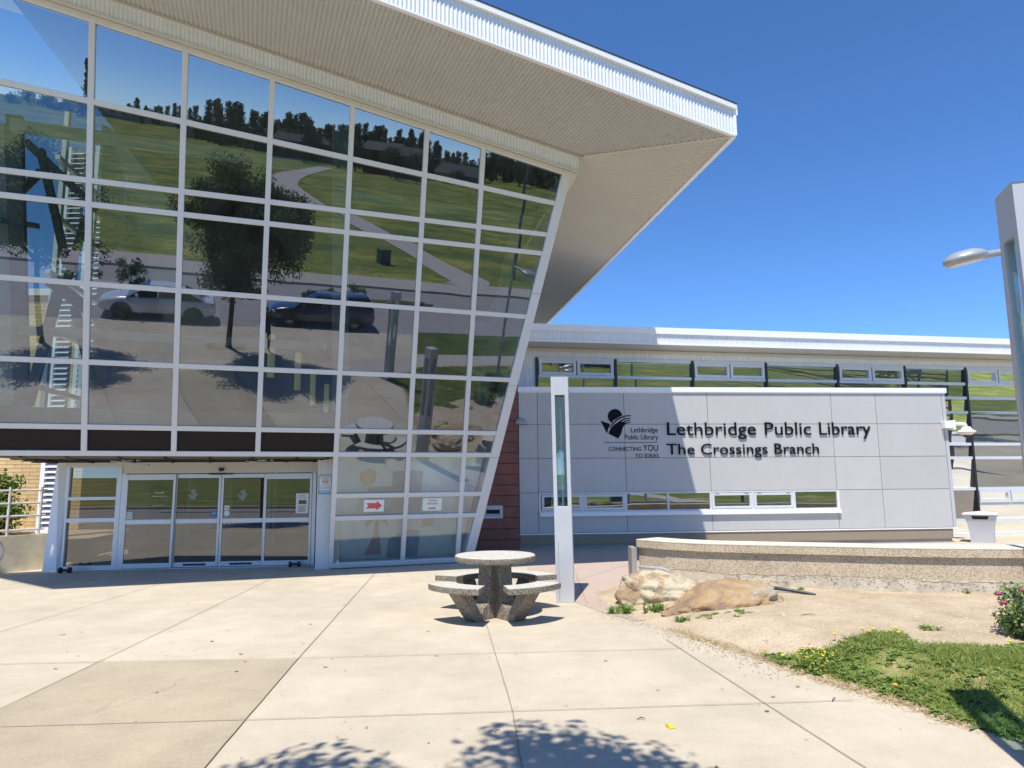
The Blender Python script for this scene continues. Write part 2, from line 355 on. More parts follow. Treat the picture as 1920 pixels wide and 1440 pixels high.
# ------------------------------------------------------------------ light, sky, camera
SUN_EL, SUN_AZ = 63.3, 14.0        # elevation; heading towards which shadows fall (from +Y to +X)
w=bpy.data.worlds.new('World'); scene.world=w; w.use_nodes=True
bg=w.node_tree.nodes['Background']; sky=w.node_tree.nodes.new('ShaderNodeTexSky'); sky.sky_type='NISHITA'; sky.sun_disc=False
sky.sun_elevation=R_(SUN_EL); sky.sun_rotation=R_(180+SUN_AZ); sky.air_density=.7; sky.dust_density=0; sky.ozone_density=6; sky.altitude=2000
hs_=w.node_tree.nodes.new('ShaderNodeHueSaturation'); hs_.inputs['Saturation'].default_value=1.1
mx_=w.node_tree.nodes.new('ShaderNodeMix'); mx_.data_type='RGBA'; mx_.blend_type='MULTIPLY'; mx_.inputs[0].default_value=1; mx_.inputs[7].default_value=(1.22,1.28,1.32,1)
w.node_tree.links.new(sky.outputs[0],hs_.inputs['Color']); w.node_tree.links.new(hs_.outputs[0],mx_.inputs[6]); w.node_tree.links.new(mx_.outputs[2],bg.inputs[0]); bg.inputs[1].default_value=.15
sun=bpy.data.lights.new('sun','SUN'); sun.energy=4.5; sun.angle=R_(.53); sun.color=(1,.945,.84)
so=bpy.data.objects.new('sun',sun); COL.objects.link(so); so.location=(-5,-20,40)
d=Vector((math.sin(R_(SUN_AZ))*math.cos(R_(SUN_EL)),math.cos(R_(SUN_AZ))*math.cos(R_(SUN_EL)),-math.sin(R_(SUN_EL))))
so.rotation_euler=d.to_track_quat('-Z','Y').to_euler()
cam=bpy.data.cameras.new('camera'); co=bpy.data.objects.new('camera',cam); COL.objects.link(co); scene.camera=co
cam.sensor_width=36; cam.lens=1297.5*36/1920; cam.clip_start=.02; cam.clip_end=3000
T,RO=R_(7.9269),R_(-.4923)
Rv=V(1,0,0);Fv=V(0,math.cos(T),math.sin(T));Uv=V(0,-math.sin(T),math.cos(T))
R2=math.cos(RO)*Rv+math.sin(RO)*Uv;U2=-math.sin(RO)*Rv+math.cos(RO)*Uv
co.matrix_world=Matrix(((R2[0],U2[0],-Fv[0],0),(R2[1],U2[1],-Fv[1],0),(R2[2],U2[2],-Fv[2],1.7),(0,0,0,1)))
scene.view_settings.view_transform='Standard'; scene.view_settings.look='None'; scene.view_settings.exposure=.45; scene.view_settings.gamma=1
scene.cycles.max_bounces=10; scene.cycles.transparent_max_bounces=16; scene.cycles.sample_clamp_indirect=6

# ------------------------------------------------------------------ ground
def sheet(name,poly,z,m,label=None):
    o=raw(name,[(x,y,z) for x,y in poly],[tuple(range(len(poly)))],m); tag(o,kind='structure'); return o
def ribbon(name,pts,wd,z,m):
    pts=[np.array(p,float) for p in pts]; vs=[];n=len(pts)
    if not hasattr(wd,'__len__'): wd=[wd]*n
    for i,p in enumerate(pts):
        t=unit(pts[min(i+1,n-1)]-pts[max(i-1,0)]); q=V(-t[1],t[0]); l_=p+q*wd[i]/2; r_=p-q*wd[i]/2; vs+= [(*l_,z(*l_) if callable(z) else z),(*r_,z(*r_) if callable(z) else z)]
    o=raw(name,vs,[(2*i,2*i+1,2*i+3,2*i+2) for i in range(n-1)],m); return tag(o,kind='structure')
def fz(x,y):
    D_=math.hypot(x,y)
    if y>=0: return -.03
    return -.03+min(max(D_-110,0),330)*.0155*min(1,max(0,-y/D_*2.5-.3))
rings=[0,8,20,40,70,100,125,150,180,210,240,270,300,330,360,400,440,480,600,900,1500]
fv=[];ff_=[]
for D_ in rings:
    for k_ in range(96):
        a_=2*math.pi*k_/96; x_,y_=D_*math.cos(a_),D_*math.sin(a_); fv.append((x_,y_,fz(x_,y_)))
for i_ in range(len(rings)-1):
    for k_ in range(96): ff_.append((i_*96+k_,i_*96+(k_+1)%96,(i_+1)*96+(k_+1)%96,(i_+1)*96+k_))
tag(raw('field',fv,ff_,M['field'],smooth=True),kind='structure')
# street behind the camera (seen mirrored in the glass)
sheet('road',[(-70,-42.5),(70,9.0),(70,20),(30,6.2),(6,-2.80),(-6,-5.95),(-70,-23)],-.012,M['asphalt'])
def line(x,x0,y0,az): return y0+math.tan(R_(az))*(x-x0)
sheet('far_pavement',[(-70,line(-70,7.7,-17.9,22)),(70,line(70,7.7,-17.9,22)),(70,line(70,6,-14.1,20)),(-70,line(-70,6,-14.1,20))],-.004,M['walk'])
kerb=MB()
for y0,az,x0 in ((-14.1,20,6),(-4.3,15,0)):
    a=R_(az);h=V(math.cos(a),math.sin(a),0);nn=V(-math.sin(a),math.cos(a),0)
    if x0==0: continue
    P=V(x0,y0,0)-h*70;Q=V(x0,y0,0)+h*60
    kerb.bar(P+V(0,0,.05),Q+V(0,0,.05),nn,.16,V(0,0,1),-.08,.07)
o=kerb.build('kerb',M['walk']); tag(o,kind='structure')
PLAZA=[(-60,-20.2),(-6,-5.95),(6,-2.8),(9,-1.95),(40,6.5),(60,12),(60,60),(-60,60)]
sheet('plaza',PLAZA,0,M['plaza'])
sheet('walkway',[(2.6,2.9),(5.2,2.95),(12,4.2),(40,9),(40,7),(12,2.25),(6.0,1.0),(2.4,.9)],.004,M['walk'])
sheet('old_slab',[(-4.17,6.94),(-2.10,7.03),(-1.87,4.44),(-1.6,1.5),(-3.8,1.4),(-3.93,5.58),(-4.0,6.94)],.004,M['slab'])
sheet('pink_paving',[(.23,14.3),(.30,13.2),(.42,12.09),(.60,11.0),(.87,10.0),(1.12,9.3),(1.46,8.68),(4,9.5),(4,12),(3.2,17.4),(.2,17.4)],.004,M['pink'])
jl=MB()
def jline(pts,wd=.0055,z=.009,mb=jl):
    for (x0,y0),(x1,y1) in zip(pts[:-1],pts[1:]):
        t=unit(V(x1-x0,y1-y0)); q=V(-t[1],t[0])*wd/2
        mb.add([(x0+q[0],y0+q[1],z),(x1+q[0],y1+q[1],z),(x1-q[0],y1-q[1],z),(x0-q[0],y0-q[1],z)],[(0,1,2,3)])
def wob(pts,n=14,a=.0015):
    out=[]
    for (p,q) in zip(pts[:-1],pts[1:]):
        for i in range(n): t=i/n; out.append((p[0]+(q[0]-p[0])*t+random.gauss(0,a),p[1]+(q[1]-p[1])*t+random.gauss(0,a)))
    return out+[pts[-1]]
for L_ in ([(-2.59,13.3),(-2.1,7.03),(-1.87,4.44),(-1.5,-2)],[(-4.33,13.05),(-4.0,7.0),(-3.93,5.58),(-3.6,-2)],[(-6.03,12.16),(-5.99,8.38),(-5.8,0)],
           [(-3.63,5.17),(-1.98,5.27),(-.06,5.41),(2.6,5.6)],[(-.33,8.54),(-.02,5.47),(.04,4.4),(.2,-2)],[(1.62,7.7),(1.68,7.22),(2.06,4.36),(2.2,-1)],
           [(-8,6.75),(-4.17,6.94),(-2.1,7.03),(-.13,7.17),(1.7,7.28)],[(-.8,14.2),(-.45,10.2)],[(1.2,14.6),(1.0,9.8)],[(-8,2.7),(4,2.95)],[(-6,-.9),(6,-.2)],[(3.2,15.8),(.55,11.2)]): jline(wob(L_),.0075)
tag(jl.build('paving_joints',M['joint']),kind='structure')
# hairline cracks and small dark spots
ck=MB()
for st,ang,n in (((-2.9,6.4),-1.9,12),((-2.5,6.5),-2.1,14)):
    p=V(*st);pts=[tuple(p)];a=ang
    for i in range(n): a+=random.gauss(0,.35); a=ang+(a-ang)*.8; p=p+V(math.cos(a),math.sin(a))*.09; pts.append(tuple(p))
    jline(pts,.0022,.0095,ck)
for i in range(240):
    x=random.uniform(-6,3);y=random.uniform(4.3,13)
    if x>1.3 and y>6.5: continue
    r=random.choice((.006,.008,.010,.014,.022)); k=7; a0=random.random()*6; e=random.uniform(.3,.8)
    ck.add([(x+r*math.cos(a0+6.283*j/k)*random.uniform(.6,1.3),y+r*e*math.sin(a0+6.283*j/k)*random.uniform(.6,1.3),.0098) for j in range(k)],[tuple(range(k))])
tag(ck.build('paving_cracks',M['joint']),kind='structure')
# lawns beyond the plaza on the right (mirrored)
sheet('lawn',[(5.96,.98),(12,2.2),(40,6.9),(40,6.4),(9.5,-1.9),(7.9,-2.25)],.008,M['lawn'])
# median island with rocks
sheet('median',[(-14,-15.6),(-6,-12.4),(4,-9.3),(8,-8.1),(8.2,-9.3),(4,-10.6),(-6,-13.9),(-14,-16.6)],.03,M['gravel'])
sheet('median_grass',[(7.6,-8.2),(11.5,-7.5),(12.3,-8.1),(10.5,-9.0),(7.8,-9.45)],.036,M['lawn'])
ribbon('gravel_path',[(18.2,-13.6),(19.45,-14.84),(21.45,-24.5),(25.3,-42),(28,-55.8),(31,-70),(34.5,-84),(38,-98),(42,-113),(48,-128),(58,-148),(72,-172),(88,-200)],[3.2,2.8,2.6,2.8,3.2,3.6,4.4,5.2,5.8,6.2,6,5,4.5],lambda x,y: fz(x,y)+.12*min(1,max(0,-y-18)/40)+.012,M['gravel'])

# planting bed: raised soil on the right of the plaza edge
EDGE=[(1.18,10.9),(1.25,10.2),(1.28,9.3),(1.40,9.05),(1.58,8.70),(1.75,8.12),(1.89,7.72),(2.08,7.30),(2.26,6.93),(2.44,6.34),(2.62,5.93),(2.78,5.64),(2.92,5.32),(3.03,5.0),(3.10,4.70),(3.08,4.4),(2.9,3.9),(2.6,3.5),(2.62,3.1),(4,2.98)]
GR=[(2.27,6.96),(2.61,6.88),(2.9,6.84),(3.13,6.90),(3.4,7.05),(3.62,7.24),(3.88,7.20),(3.80,6.90),(3.74,6.68),(4.13,6.66),(4.44,6.55),(4.71,6.66),(9,6.6),(9,3.6),(4,2.98),(2.62,3.2),(2.95,3.9),(3.14,4.4),(3.17,4.72),(3.10,5.03),(2.99,5.36),(2.85,5.68),(2.69,5.98),(2.51,6.39),(2.33,6.85)]
def segd(px,py,poly,closed=False):
    best=np.full(px.shape,1e9)
    for (x0,y0),(x1,y1) in zip(poly[:-1],poly[1:]) if not closed else zip(poly,poly[1:]+poly[:1]):
        dx,dy=x1-x0,y1-y0; t=np.clip(((px-x0)*dx+(py-y0)*dy)/(dx*dx+dy*dy),0,1)
        best=np.minimum(best,np.hypot(px-x0-t*dx,py-y0-t*dy))
    return best
def inside(px,py,poly):
    c=np.zeros(px.shape,bool); n=len(poly); j=n-1
    for i in range(n):
        xi,yi=poly[i];xj,yj=poly[j]
        c ^= ((yi>py)!=(yj>py)) & (px<(xj-xi)*(py-yi)/(yj-yi+1e-12)+xi); j=i
    return c
BED=EDGE+[(14,3.4),(14,12),(2.4,12)]
def bedd(px,py):
    d=segd(px,py,EDGE); return np.where(inside(px,py,BED),d,-d)
def lump(x,y): return .5*np.sin(x*2.1+y*1.3)+.5*np.sin(x*1.1-y*2.7+1)+.4*np.sin(x*5.3+y*4.1)+.3*np.sin(x*7.7-y*6.9+2)
def bedz(px,py):
    d=bedd(px,py); t=np.clip(d/1.0,0,1); h=.16*t*t*(3-2*t)
    z=np.where(d>0,h+.012*lump(px,py)*np.clip(d/.4,0,1)+np.clip(d,0,.05)*.2,d*.5-.002)
    return z
xs=np.arange(1.0,12.5,.075); ys=np.arange(2.9,11.6,.075); X,Y=np.meshgrid(xs,ys); Z=bedz(X,Y); Dd=bedd(X,Y)
nx=len(xs); vs=np.stack([X,Y,Z],-1).reshape(-1,3); keep=(Dd>-.16).reshape(-1)
fs=[];
for j in range(len(ys)-1):
    for i in range(nx-1):
        q=(j*nx+i,j*nx+i+1,(j+1)*nx+i+1,(j+1)*nx+i)
        if all(keep[list(q)]): fs.append(q)
fa_=np.array(fs); fcx=vs[fa_].mean(1); gm=inside(fcx[:,0]+.05*np.sin(fcx[:,1]*9),fcx[:,1]+.06*np.sin(fcx[:,0]*8),GR)&(segd(fcx[:,0],fcx[:,1],GR,True)>.05)
o=raw('soil_bed',vs,fs,[M['dirt'],M['lawnsoil']],mi=gm.astype(int).tolist(),smooth=True); tag(o,kind='structure')
def gz(x,y): return float(bedz(np.array([x]),np.array([y]))[0])

# ------------------------------------------------------------------ LIBRARY
K=1.7/1.4
Cc=V(0,0,1.7); GO=Cc+K*(V(0,12.6982,0)-Cc)
G=Fr(GO,19.607,13.246)
lib=thing('library_building','modern glass and corrugated steel library with a leaning glass hall and a low grey wing','building',(-2,15,0))
US=[-9.56,-8.146,-6.733,-5.306,-3.876,-2.451,-1.295]
VT=[7.337,6.942,5.606,4.267,3.138,2.674,1.850,1.397]
def top(u): return 8.735-.152*u
def t1(u): return 8.02-.0755*u
def ue(v): return -1.02+(v-.54)/(8.65-.54)*1.58
BASE=.42
cw=MB(); W=.092
for i,u in enumerate(US):
    b=BASE if u>-4 else 2.63
    cw.bar(G(u,b),G(u,top(u)),G.h,W,G.n,-.10,.055)
UL=US[0]; 
def trans(f,u0,u1,w=W,o=.051):
    cw.bar(G(u0,f(u0) if callable(f) else f),G(u1,f(u1) if callable(f) else f),G.s,w,G.n,-.095,o)
trans(t1,UL,ue(7.99))
for v in VT: trans(v,UL if v>2.0 else -3.876,ue(v))
trans(.44,-3.90,ue(.44),.10,.049)
cw.bar(G(UL-.06,2.55),G(UL-.06,top(UL)),G.h,.16,G.n,-.22,.058)
cw.bar(G(UL,top(UL)),G(ue(8.65)+.03,top(ue(8.65))),G.s,.13,G.n,-.12,.052)
cw.bar(G(ue(.36)-.02,.36),G(ue(8.66)-.02,8.66),G.h,.19,G.n,-.30,.061)
o=cw.build('curtain_wall',M['white'],lib,bevel=.006,seg=1)
curtain=o
# joint lines across the edge frame
for v in (2.62,4.15,6.1):
    jn=MB(); jn.bar(G(ue(v)-.11,v),G(ue(v)+.07,v),G.s,.008,G.n,.05,.0618); jn.build('frame_joint',M['joint'],curtain)
def pane(u0,u1,fa,fb,m,name='glass_pane',o=0,jit=.0016):
    g=.04; a=[(u0,fa(u0)),(u1(fa) if callable(u1) else u1, None)]
    return None
cells=US+['e']
nrow=[(top,t1)]+[(t1,lambda u:VT[0])]+[((lambda u,i=i:VT[i]),(lambda u,i=i:VT[i+1])) for i in range(len(VT)-1)]+[(lambda u:VT[-1],lambda u:.44)]
for ci in range(0,len(US)):
    u0=US[ci]; last=(ci==len(US)-1); 
    for ri,(ft,fb) in enumerate(nrow):
        u1=None if last else US[ci+1]
        if u0<-3.9 and ri>6: continue
        a0=u0
        at=ue(ft(0.2)) if last else u1; ab=ue(fb(0.)) if last else u1
        sp=(ri==6 and u0<-3.9)
        j=[random.gauss(0,.0022) for _ in range(3)]
        P=[G(a0,fb(a0),j[0]),G(ab,fb(ab),j[1]),G(at,ft(at),j[0]*0+j[2]),G(a0,ft(a0),j[0]+j[2]-j[1])]
        mb=MB(); mb.add(P,[(0,1,2,3)]); mb.build('spandrel_panel' if sp else 'glass_pane',M['spandrel'] if sp else (M['glasslow'] if ri>=7 else M['glass']),curtain)
# edge return and side wall of the hall
sd=MB()
e0,e1_=G(ue(.36)+.08,.36,-.1),G(ue(8.66)+.08,8.66,-.1)
back=V(-math.sin(R_(10)),math.cos(R_(10)),0)
sd.quad(e0,e0+back*13,e1_+back*13+V(0,0,.0),e1_)
sd.build('side_wall',M['corr'],lib)

# ---- main roof
e1=unit(G.h-.152*G.s)
A=G(.91,9.06,.0); A=Cc+.985*(A-Cc)
B0=V(4.216,12.292,8.10); kB=.97; B=Cc+kB*(B0-Cc)
nb=V(math.sin(R_(10)),-math.cos(R_(10)),0)
def corr_poly(mb,O,ea,eb,nrm,poly,pitch,amp,seg=6):
    "corrugated sheet inside a convex polygon given in (a,b) coordinates; ribs run along eb"
    a0=min(p[0] for p in poly);a1=max(p[0] for p in poly); n=int((a1-a0)/pitch*seg)
    vs=[];fs=[];prev=None
    for i in range(n+1):
        a=a0+(a1-a0)*(i+1e-6)/(n+2e-6); ys=[]
        for (p,q) in zip(poly,poly[1:]+poly[:1]):
            if (p[0]-a)*(q[0]-a)<=0 and abs(p[0]-q[0])>1e-9: t=(a-p[0])/(q[0]-p[0]); ys.append(p[1]+t*(q[1]-p[1]))
        if len(ys)<2: prev=None; continue
        off=amp*math.sin(2*math.pi*(a-a0)/pitch)
        base=O+ea*a+nrm*off; vs += [base+eb*min(ys),base+eb*max(ys)]
        if prev is not None: fs.append((prev,prev+1,len(vs)-1,len(vs)-2))
        prev=len(vs)-2
    mb.add(vs,fs)
def coords(P,O,ea,eb):
    d=P-O; M2=np.array([[ea@ea,ea@eb],[ea@eb,eb@eb]]); return tuple(np.linalg.solve(M2,[d@ea,d@eb]))
LEN=14.0
AL=A-e1*LEN; BL=B-e1*LEN*1.0
# front soffit
nS=unit(np.cross(e1,B-A)); nS=nS if nS[2]<0 else -nS
ebS=unit(np.cross(nS,e1)); ebS=ebS if ebS@(B-A)>0 else -ebS
roof=MB(); poly=[coords(P,A,e1,ebS) for P in (AL,A,B,BL)]
corr_poly(roof,A,e1,ebS,nS,poly,.074,.018)
roof_polys=len(roof.f)
# side soffit
hypS=coords(B,A,e1,ebS)
for ia in range(0,60):
    a=-LEN+ia*.272+.1
    for rr in (.25,.75,1.25,1.75,2.25):
        a_=a+rr*.35
        if a_>hypS[0]*(rr/hypS[1])-.15 or rr>hypS[1]-.1: continue
        q_=A+e1*a_+ebS*rr+nS*.008; roof.bar(q_-e1*.009,q_+e1*.009,ebS,.018,nS,0,.006,1)
main_roof=roof.build('main_roof',[M['soffit'],M['galv']],lib,smooth=True)
BK=16.0
nS2=unit(np.cross(-nb,B-A)); nS2=nS2 if nS2[2]<0 else -nS2
eb2=unit(np.cross(nS2,-nb)); eb2=eb2 if eb2@(B-A)>0 else -eb2
A2=A-nb*BK;B2=B-nb*BK
s2=MB(); corr_poly(s2,A,-nb,eb2,nS2,[coords(P,A,-nb,eb2) for P in (A,A2-eb2*.6,B2,B)],.085,.024)
hb_=coords(B,A,-nb,eb2)
for ia in range(1,24):
    for rr in (.35,.9,1.5,2.1):
        q_=A-nb*(ia*.55+rr*.12+(hb_[0]*rr/hb_[1]))+eb2*rr+nS2*.008
        if rr<hb_[1]-.1: s2.bar(q_-nb*.008,q_+nb*.008,eb2,.016,nS2,0,.006,1)
s2.build('side_soffit',[M['soffit'],M['galv']],main_roof,smooth=True)
up=V(0,0,1); FH=.535
# fascia
fa=MB(); nF=unit(np.cross(e1,up)); nF=nF if nF[1]<0 else -nF
corr_poly(fa,B+nF*.02,e1,up,nF,[(-LEN,0),(0,0),(0,FH),(-LEN,FH)],.068,.0095)
fa.build('fascia',M['corr'],main_roof,smooth=True)
fb=MB(); nR=V(math.cos(R_(10)),math.sin(R_(10)),0)
corr_poly(fb,B+nR*.02,-nb,up,nR,[(0,.03),(BK,.03),(BK,FH),(0,FH)],.068,.0095)
fb.build('side_fascia',M['corr'],main_roof,smooth=True)
fl=MB()
fl.bar(BL+up*(FH+.0),B+nR*.05+up*(FH+.0),up,.10,nF,.0,.075)      # top flashing
fl.bar(B+up*(FH-.02)-nb*.05,B2+up*(FH-.02),up,.13,nR,.0,.14)         # gutter on the low side
fl.bar(BL+up*.0-nF*.01,B+nR*.02-nF*.01,up,.035,nF,-.03,.042)   # drip edge
fl.bar(B+nR*.0,B2+nR*.0,up,.05,nR,-.03,.055)
fl.bar(B+nF*.026+nR*.02,B+nF*.026+nR*.02+up*FH,nR,.06,nF,-.05,.012)
fl.build('roof_flashing',M['flash'],main_roof)
rm=MB(); rm.bar(BL+up*(FH+.058),B+nR*.05+up*(FH+.058),up,.022,nF,-.1,.082); rm.build('roof_membrane',M['dark'],main_roof)
ms=MB(); ms.bar(A+nS*.02,B+nS*.012,np.cross(nS,unit(B-A)),.05,nS,-.02,.006); ms.build('soffit_trim',M['cream'],main_roof)
rt=MB(); bm9=B-e1*9.0+up*FH; am9=A-e1*9.0+up*.75
rt.add([bm9,B+up*FH,B2+up*FH,am9-nb*BK,am9-nb*3.0],[(0,1,2,4),(4,2,3)]); rt.add([BL+up*FH,bm9,am9-nb*3.0,AL+up*.75-nb*3.0],[(0,1,2,3)]); rt.build('roof_deck',M['flash'],main_roof)
# corrugated band above the glass
bd=MB(); Bt=G(0,top(0)+.06,.10); bandh=.27
corr_poly(bd,Bt,e1,G.s,G.n,[(-LEN,.03),(.80,.03),(.80,.03+bandh),(-LEN,.03+bandh)],.068,.010)
bd.build('header_band',M['corr'],main_roof,smooth=True)
bt=MB()
bt.bar(Bt-e1*LEN,Bt+e1*.79,G.s,.06,G.n,-.12,.03); bt.bar(Bt-e1*LEN+G.s*(bandh+.07),Bt+e1*.86+G.s*(bandh+.07),G.s,.10,G.n,-.1,.035)
bt.bar(Bt-e1*LEN-G.s*.055,Bt+e1*.74-G.s*.055,G.s,.035,G.n,-.12,.012)
bt.bar(Bt+e1*.80,Bt+e1*.83+G.s*(bandh+.05),e1,.05,G.n,-.5,.02)
bt.build('header_trim',M['cream'],main_roof)
cl=MB(); p=Bt+e1*.80; cl.quad(p,p+back*2.2,p+back*2.2+up*.5,p+up*.5); cl.quad(p+back*.0,G(.35,8.55,-.1),G(.35,8.55,-.1)+back*2,p+back*2.2); cl.build('header_return',M['cream'],main_roof)

# ---- interior seen through the glass
I=lambda u,v,d=0:G(u,v,-d)
inn=MB()
inn.quad(I(-10.45,-.6,12),e0+back*12.8+V(0,0,-.6),e1_+back*12.6+V(0,0,.1),I(-10.45,10.9,12))
inn.quad(I(-10.45,2.2,12),I(-8.72,2.2,3.6),I(-8.72,10.4,3.6),I(-10.45,11.6,12))
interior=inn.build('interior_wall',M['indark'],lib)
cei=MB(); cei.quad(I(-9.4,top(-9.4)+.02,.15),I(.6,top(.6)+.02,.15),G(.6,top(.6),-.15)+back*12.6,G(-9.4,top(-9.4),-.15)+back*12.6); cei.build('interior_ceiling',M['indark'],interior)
flr=MB(); f0=[G(-9.5,2.70,-.06),G(-3.83,2.70,-.06),G(-3.83,2.70,-.06)+back*11,G(-9.5,2.70,-.06)+back*7]
flr.prism(f0,(0,0,-.12)); flr.build('interior_floor',M['infloor'],interior)
flr=MB(); flr.quad(V(-3.6,13.9,.012),V(-.5,15.05,.012),V(-1.5,21,.012),V(-5,20,.012)); flr.build('ground_floor',M['infloor'],interior)
li=MB()
for u0,u1 in ((-9.5,-3.95),): li.bar(I(u0,3.18,.16),I(u1,3.18,.16),G.s,.50,G.n,-.05,0)
li.build('parapet',M['inlight'],interior)
for q_ in (0,1,2):
    bm_=MB()
    if q_==0: bm_.bar(I(-9.51,8.23,.7),I(-4.13,8.22,.7),G.s,.20,G.n,-.2,0)
    if q_==1: bm_.bar(I(-3.7,7.76,.7),I(.15,7.73,.7),G.s,.20,G.n,-.2,0)
    if q_==2: bm_.bar(I(-9.3,4.72,.6),I(-4.1,4.72,.6),G.s,.16,G.n,-.2,0)
    bm_.build('beam',M['inlight'],interior)
cb=MB(); cb.bar(I(-4.03,9.3,.6),I(-3.62,.5,.6),G.h,.30,G.n,-.25,0)
cb.bar(I(-.1,7.9,.9),I(-.75,3.2,.9),G.h,.22,G.n,-.2,0); cb.build('column',M['inlight'],interior)
tr=MB()
for P,Q,wd in (((-8.666,11.308,8.098),(-8.902,12.479,3.0),.30),((-8.55,11.47,7.7),(-7.3,12.2,6.4),.17),((-8.34,11.55,7.6),(-8.05,12.1,5.6),.15),((-7.73,12.03,6.53),(-8.12,12.2,5.3),.15),
    ((-8.35,12.1,5.35),(-7.65,12.5,4.75),.26),((-8.25,12.2,5.15),(-8.75,12.4,3.1),.20),((-8.02,12.36,4.9),(-7.8,12.68,3.6),.17),((-9.6,11.2,6.3),(-8.5,11.9,6.3),.12),((-9.9,11.4,5.2),(-8.6,12.0,7.4),.14)):
    tr.bar(P,Q,np.cross(G.n,unit(V(*Q)-V(*P))),wd*.78,G.n,-.16,.0)
tr.build('truss',M['steel'],interior)
lc=MB(); lc.bar((-9.02,11.35,8.0),(-9.2,12.5,3.0),G.h,.26,G.n,-.2,-.05); lc.build('pale_column',M['steellight'],interior)
# side glazing frames behind the trusses, seen against the sky
sg=MB()
for (x,y) in ((-9.95,14.6),(-10.2,16.2),(-10.5,17.9)): sg.box((x-.05,y-.05,2.3),(x+.05,y+.05,10))
for z in (2.4,3.7,5.0,6.2,7.5,8.8): sg.bar((-9.9,14.3,z),(-10.6,18.5,z),V(0,0,1),.10,V(1,0.16,0),-.05,.05)
sg.build('side_glazing',M['alu'],interior)
# mural of painted paper behind the lower panes
mu=MB(); mu.quad(I(-3.84,.42,.22),I(ue(.42)-.16,.42,.22),I(ue(2.64)-.16,2.64,.22),I(-3.84,2.64,.22)); mural=mu.build('paper_mural',mat('mural_paper',(.56,.66,.70),.9,var=.06,vscale=3),interior)
def mur(name,pts,col,d):
    k=MB(); k.add([I(u,v,.22-d) for u,v in pts],[tuple(range(len(pts)))]); return k.build(name,mat('mural_'+name,col,.9,var=.12,vscale=4),mural)
mur('painted_sky',[(-3.2,1.95),(-2.15,2.0),(-2.1,1.42),(-3.15,1.36)],(.33,.38,.46),.004)
mur('painted_water',[(-2.75,.48),(-2.1,.48),(-2.06,1.02),(-2.3,1.06),(-2.5,.98),(-2.72,.86)],(.20,.30,.44),.004)
mur('painted_dark_water',[(-2.72,1.5),(-2.1,1.45),(-2.08,2.28),(-2.4,2.3),(-2.7,2.28)],(.28,.31,.42),.006)
mur('painted_sun',[(-3.2+.17*math.cos(t),2.17+.17*math.sin(t)) for t in np.linspace(0,6.28,20)[:-1]],(.48,.40,.22),.008)
mur('painted_palm_trunk',[(-3.2,.55),(-2.85,.55),(-2.93,1.05),(-2.93,1.3),(-3.0,1.3),(-3.03,.95)],(.36,.27,.27),.008)
mur('painted_palm_leaves',[(-3.2,1.12),(-3.22,1.3),(-3.08,1.38),(-2.93,1.40),(-2.80,1.34),(-2.74,1.12),(-2.84,1.24),(-2.95,1.28),(-3.05,1.26)],(.27,.34,.27),.010)
mur('painted_sand',[(-2.02,1.25),(-1.8,1.27),(-1.82,1.13),(-2.05,1.1)],(.48,.40,.28),.008)

# ---- entrance
D=Fr((-4.1,14.64,0),7)
en=MB()
D.box(en,-3.89,-.0,1.90,2.06,-.12,.0); D.box(en,-4.95,.05,2.06,2.128,-.14,.012)
entrance=en.build('entrance',M['cream'],lib)
df=MB()
D.box(df,-3.86,-3.78,0,1.90,-.10,.012); D.box(df,-.09,-.015,0,1.90,-.10,.012)
D.box(df,-4.92,-4.85,0,2.06,-.10,.02); D.box(df,-3.95,-3.861,0,2.06,-.10,.02)
for z0,z1 in ((.0,.09),(.94,1.02),(1.38,1.44),(2.03,2.06)): D.box(df,-4.85,-3.95,z0,z1,-.09,.016)
D.box(df,-3.78,-.09,-.01,.012,-.14,.05)
df.build('door_surround',M['doorframe'],entrance)
pn=MB(); D.quad(pn,-4.85,-3.95,.09,.94,-.05); D.quad(pn,-4.85,-3.95,1.02,1.38,-.05); D.quad(pn,-4.85,-3.95,1.44,2.03,-.05); pn.build('sidelight',M['glassdoor'],entrance)
leaf_x=[-3.78,-2.84,-1.93,-1.03,-.09]
doors=[]
for k in range(4):
    a0,a1=leaf_x[k],leaf_x[k+1]; off=.03 if k in (0,3) else -.03
    if k==0: a1+=.035
    if k==3: a0-=.03
    mb=MB(); sw=.05
    D.box(mb,a0+.004,a0+sw,.02,1.885,off-.04,off); D.box(mb,a1-sw,a1-.004,.02,1.885,off-.04,off)
    for z0,z1 in ((.02,.115),(.885,.975),(1.77 if k in(0,3) else 1.80,1.885)): D.box(mb,a0+sw,a1-sw,z0,z1,off-.038,off-.002)
    dr=mb.build('sliding_door',M['doorframe'],entrance,bevel=.003,seg=1); doors.append(dr)
    g=MB(); D.quad(g,a0+sw,a1-sw,.115,.885,off-.02); D.quad(g,a0+sw,a1-sw,.975,1.79,off-.02); g.build('door_glass',M['glassdoor'],dr)
    if k in (1,2):
        t=MB(); D.box(t,(a0+a1)/2-.22,(a0+a1)/2+.22,.045,.085,off,off+.006); t.build('warning_strip',M['black'],dr)
# sensor and camera dome over the doors
se=MB(); D.box(se,-2.17,-1.70,1.868,1.885,.0,.05); se.build('door_sensor',M['black'],entrance)
dm=MB(); dm.lathe(D(-1.93,1.985,.03),[(.0,-.05),(.035,-.045),(.055,-.015),(.058,.01),(.05,.018)],14); dm.build('camera_dome',M['black'],entrance,smooth=True)
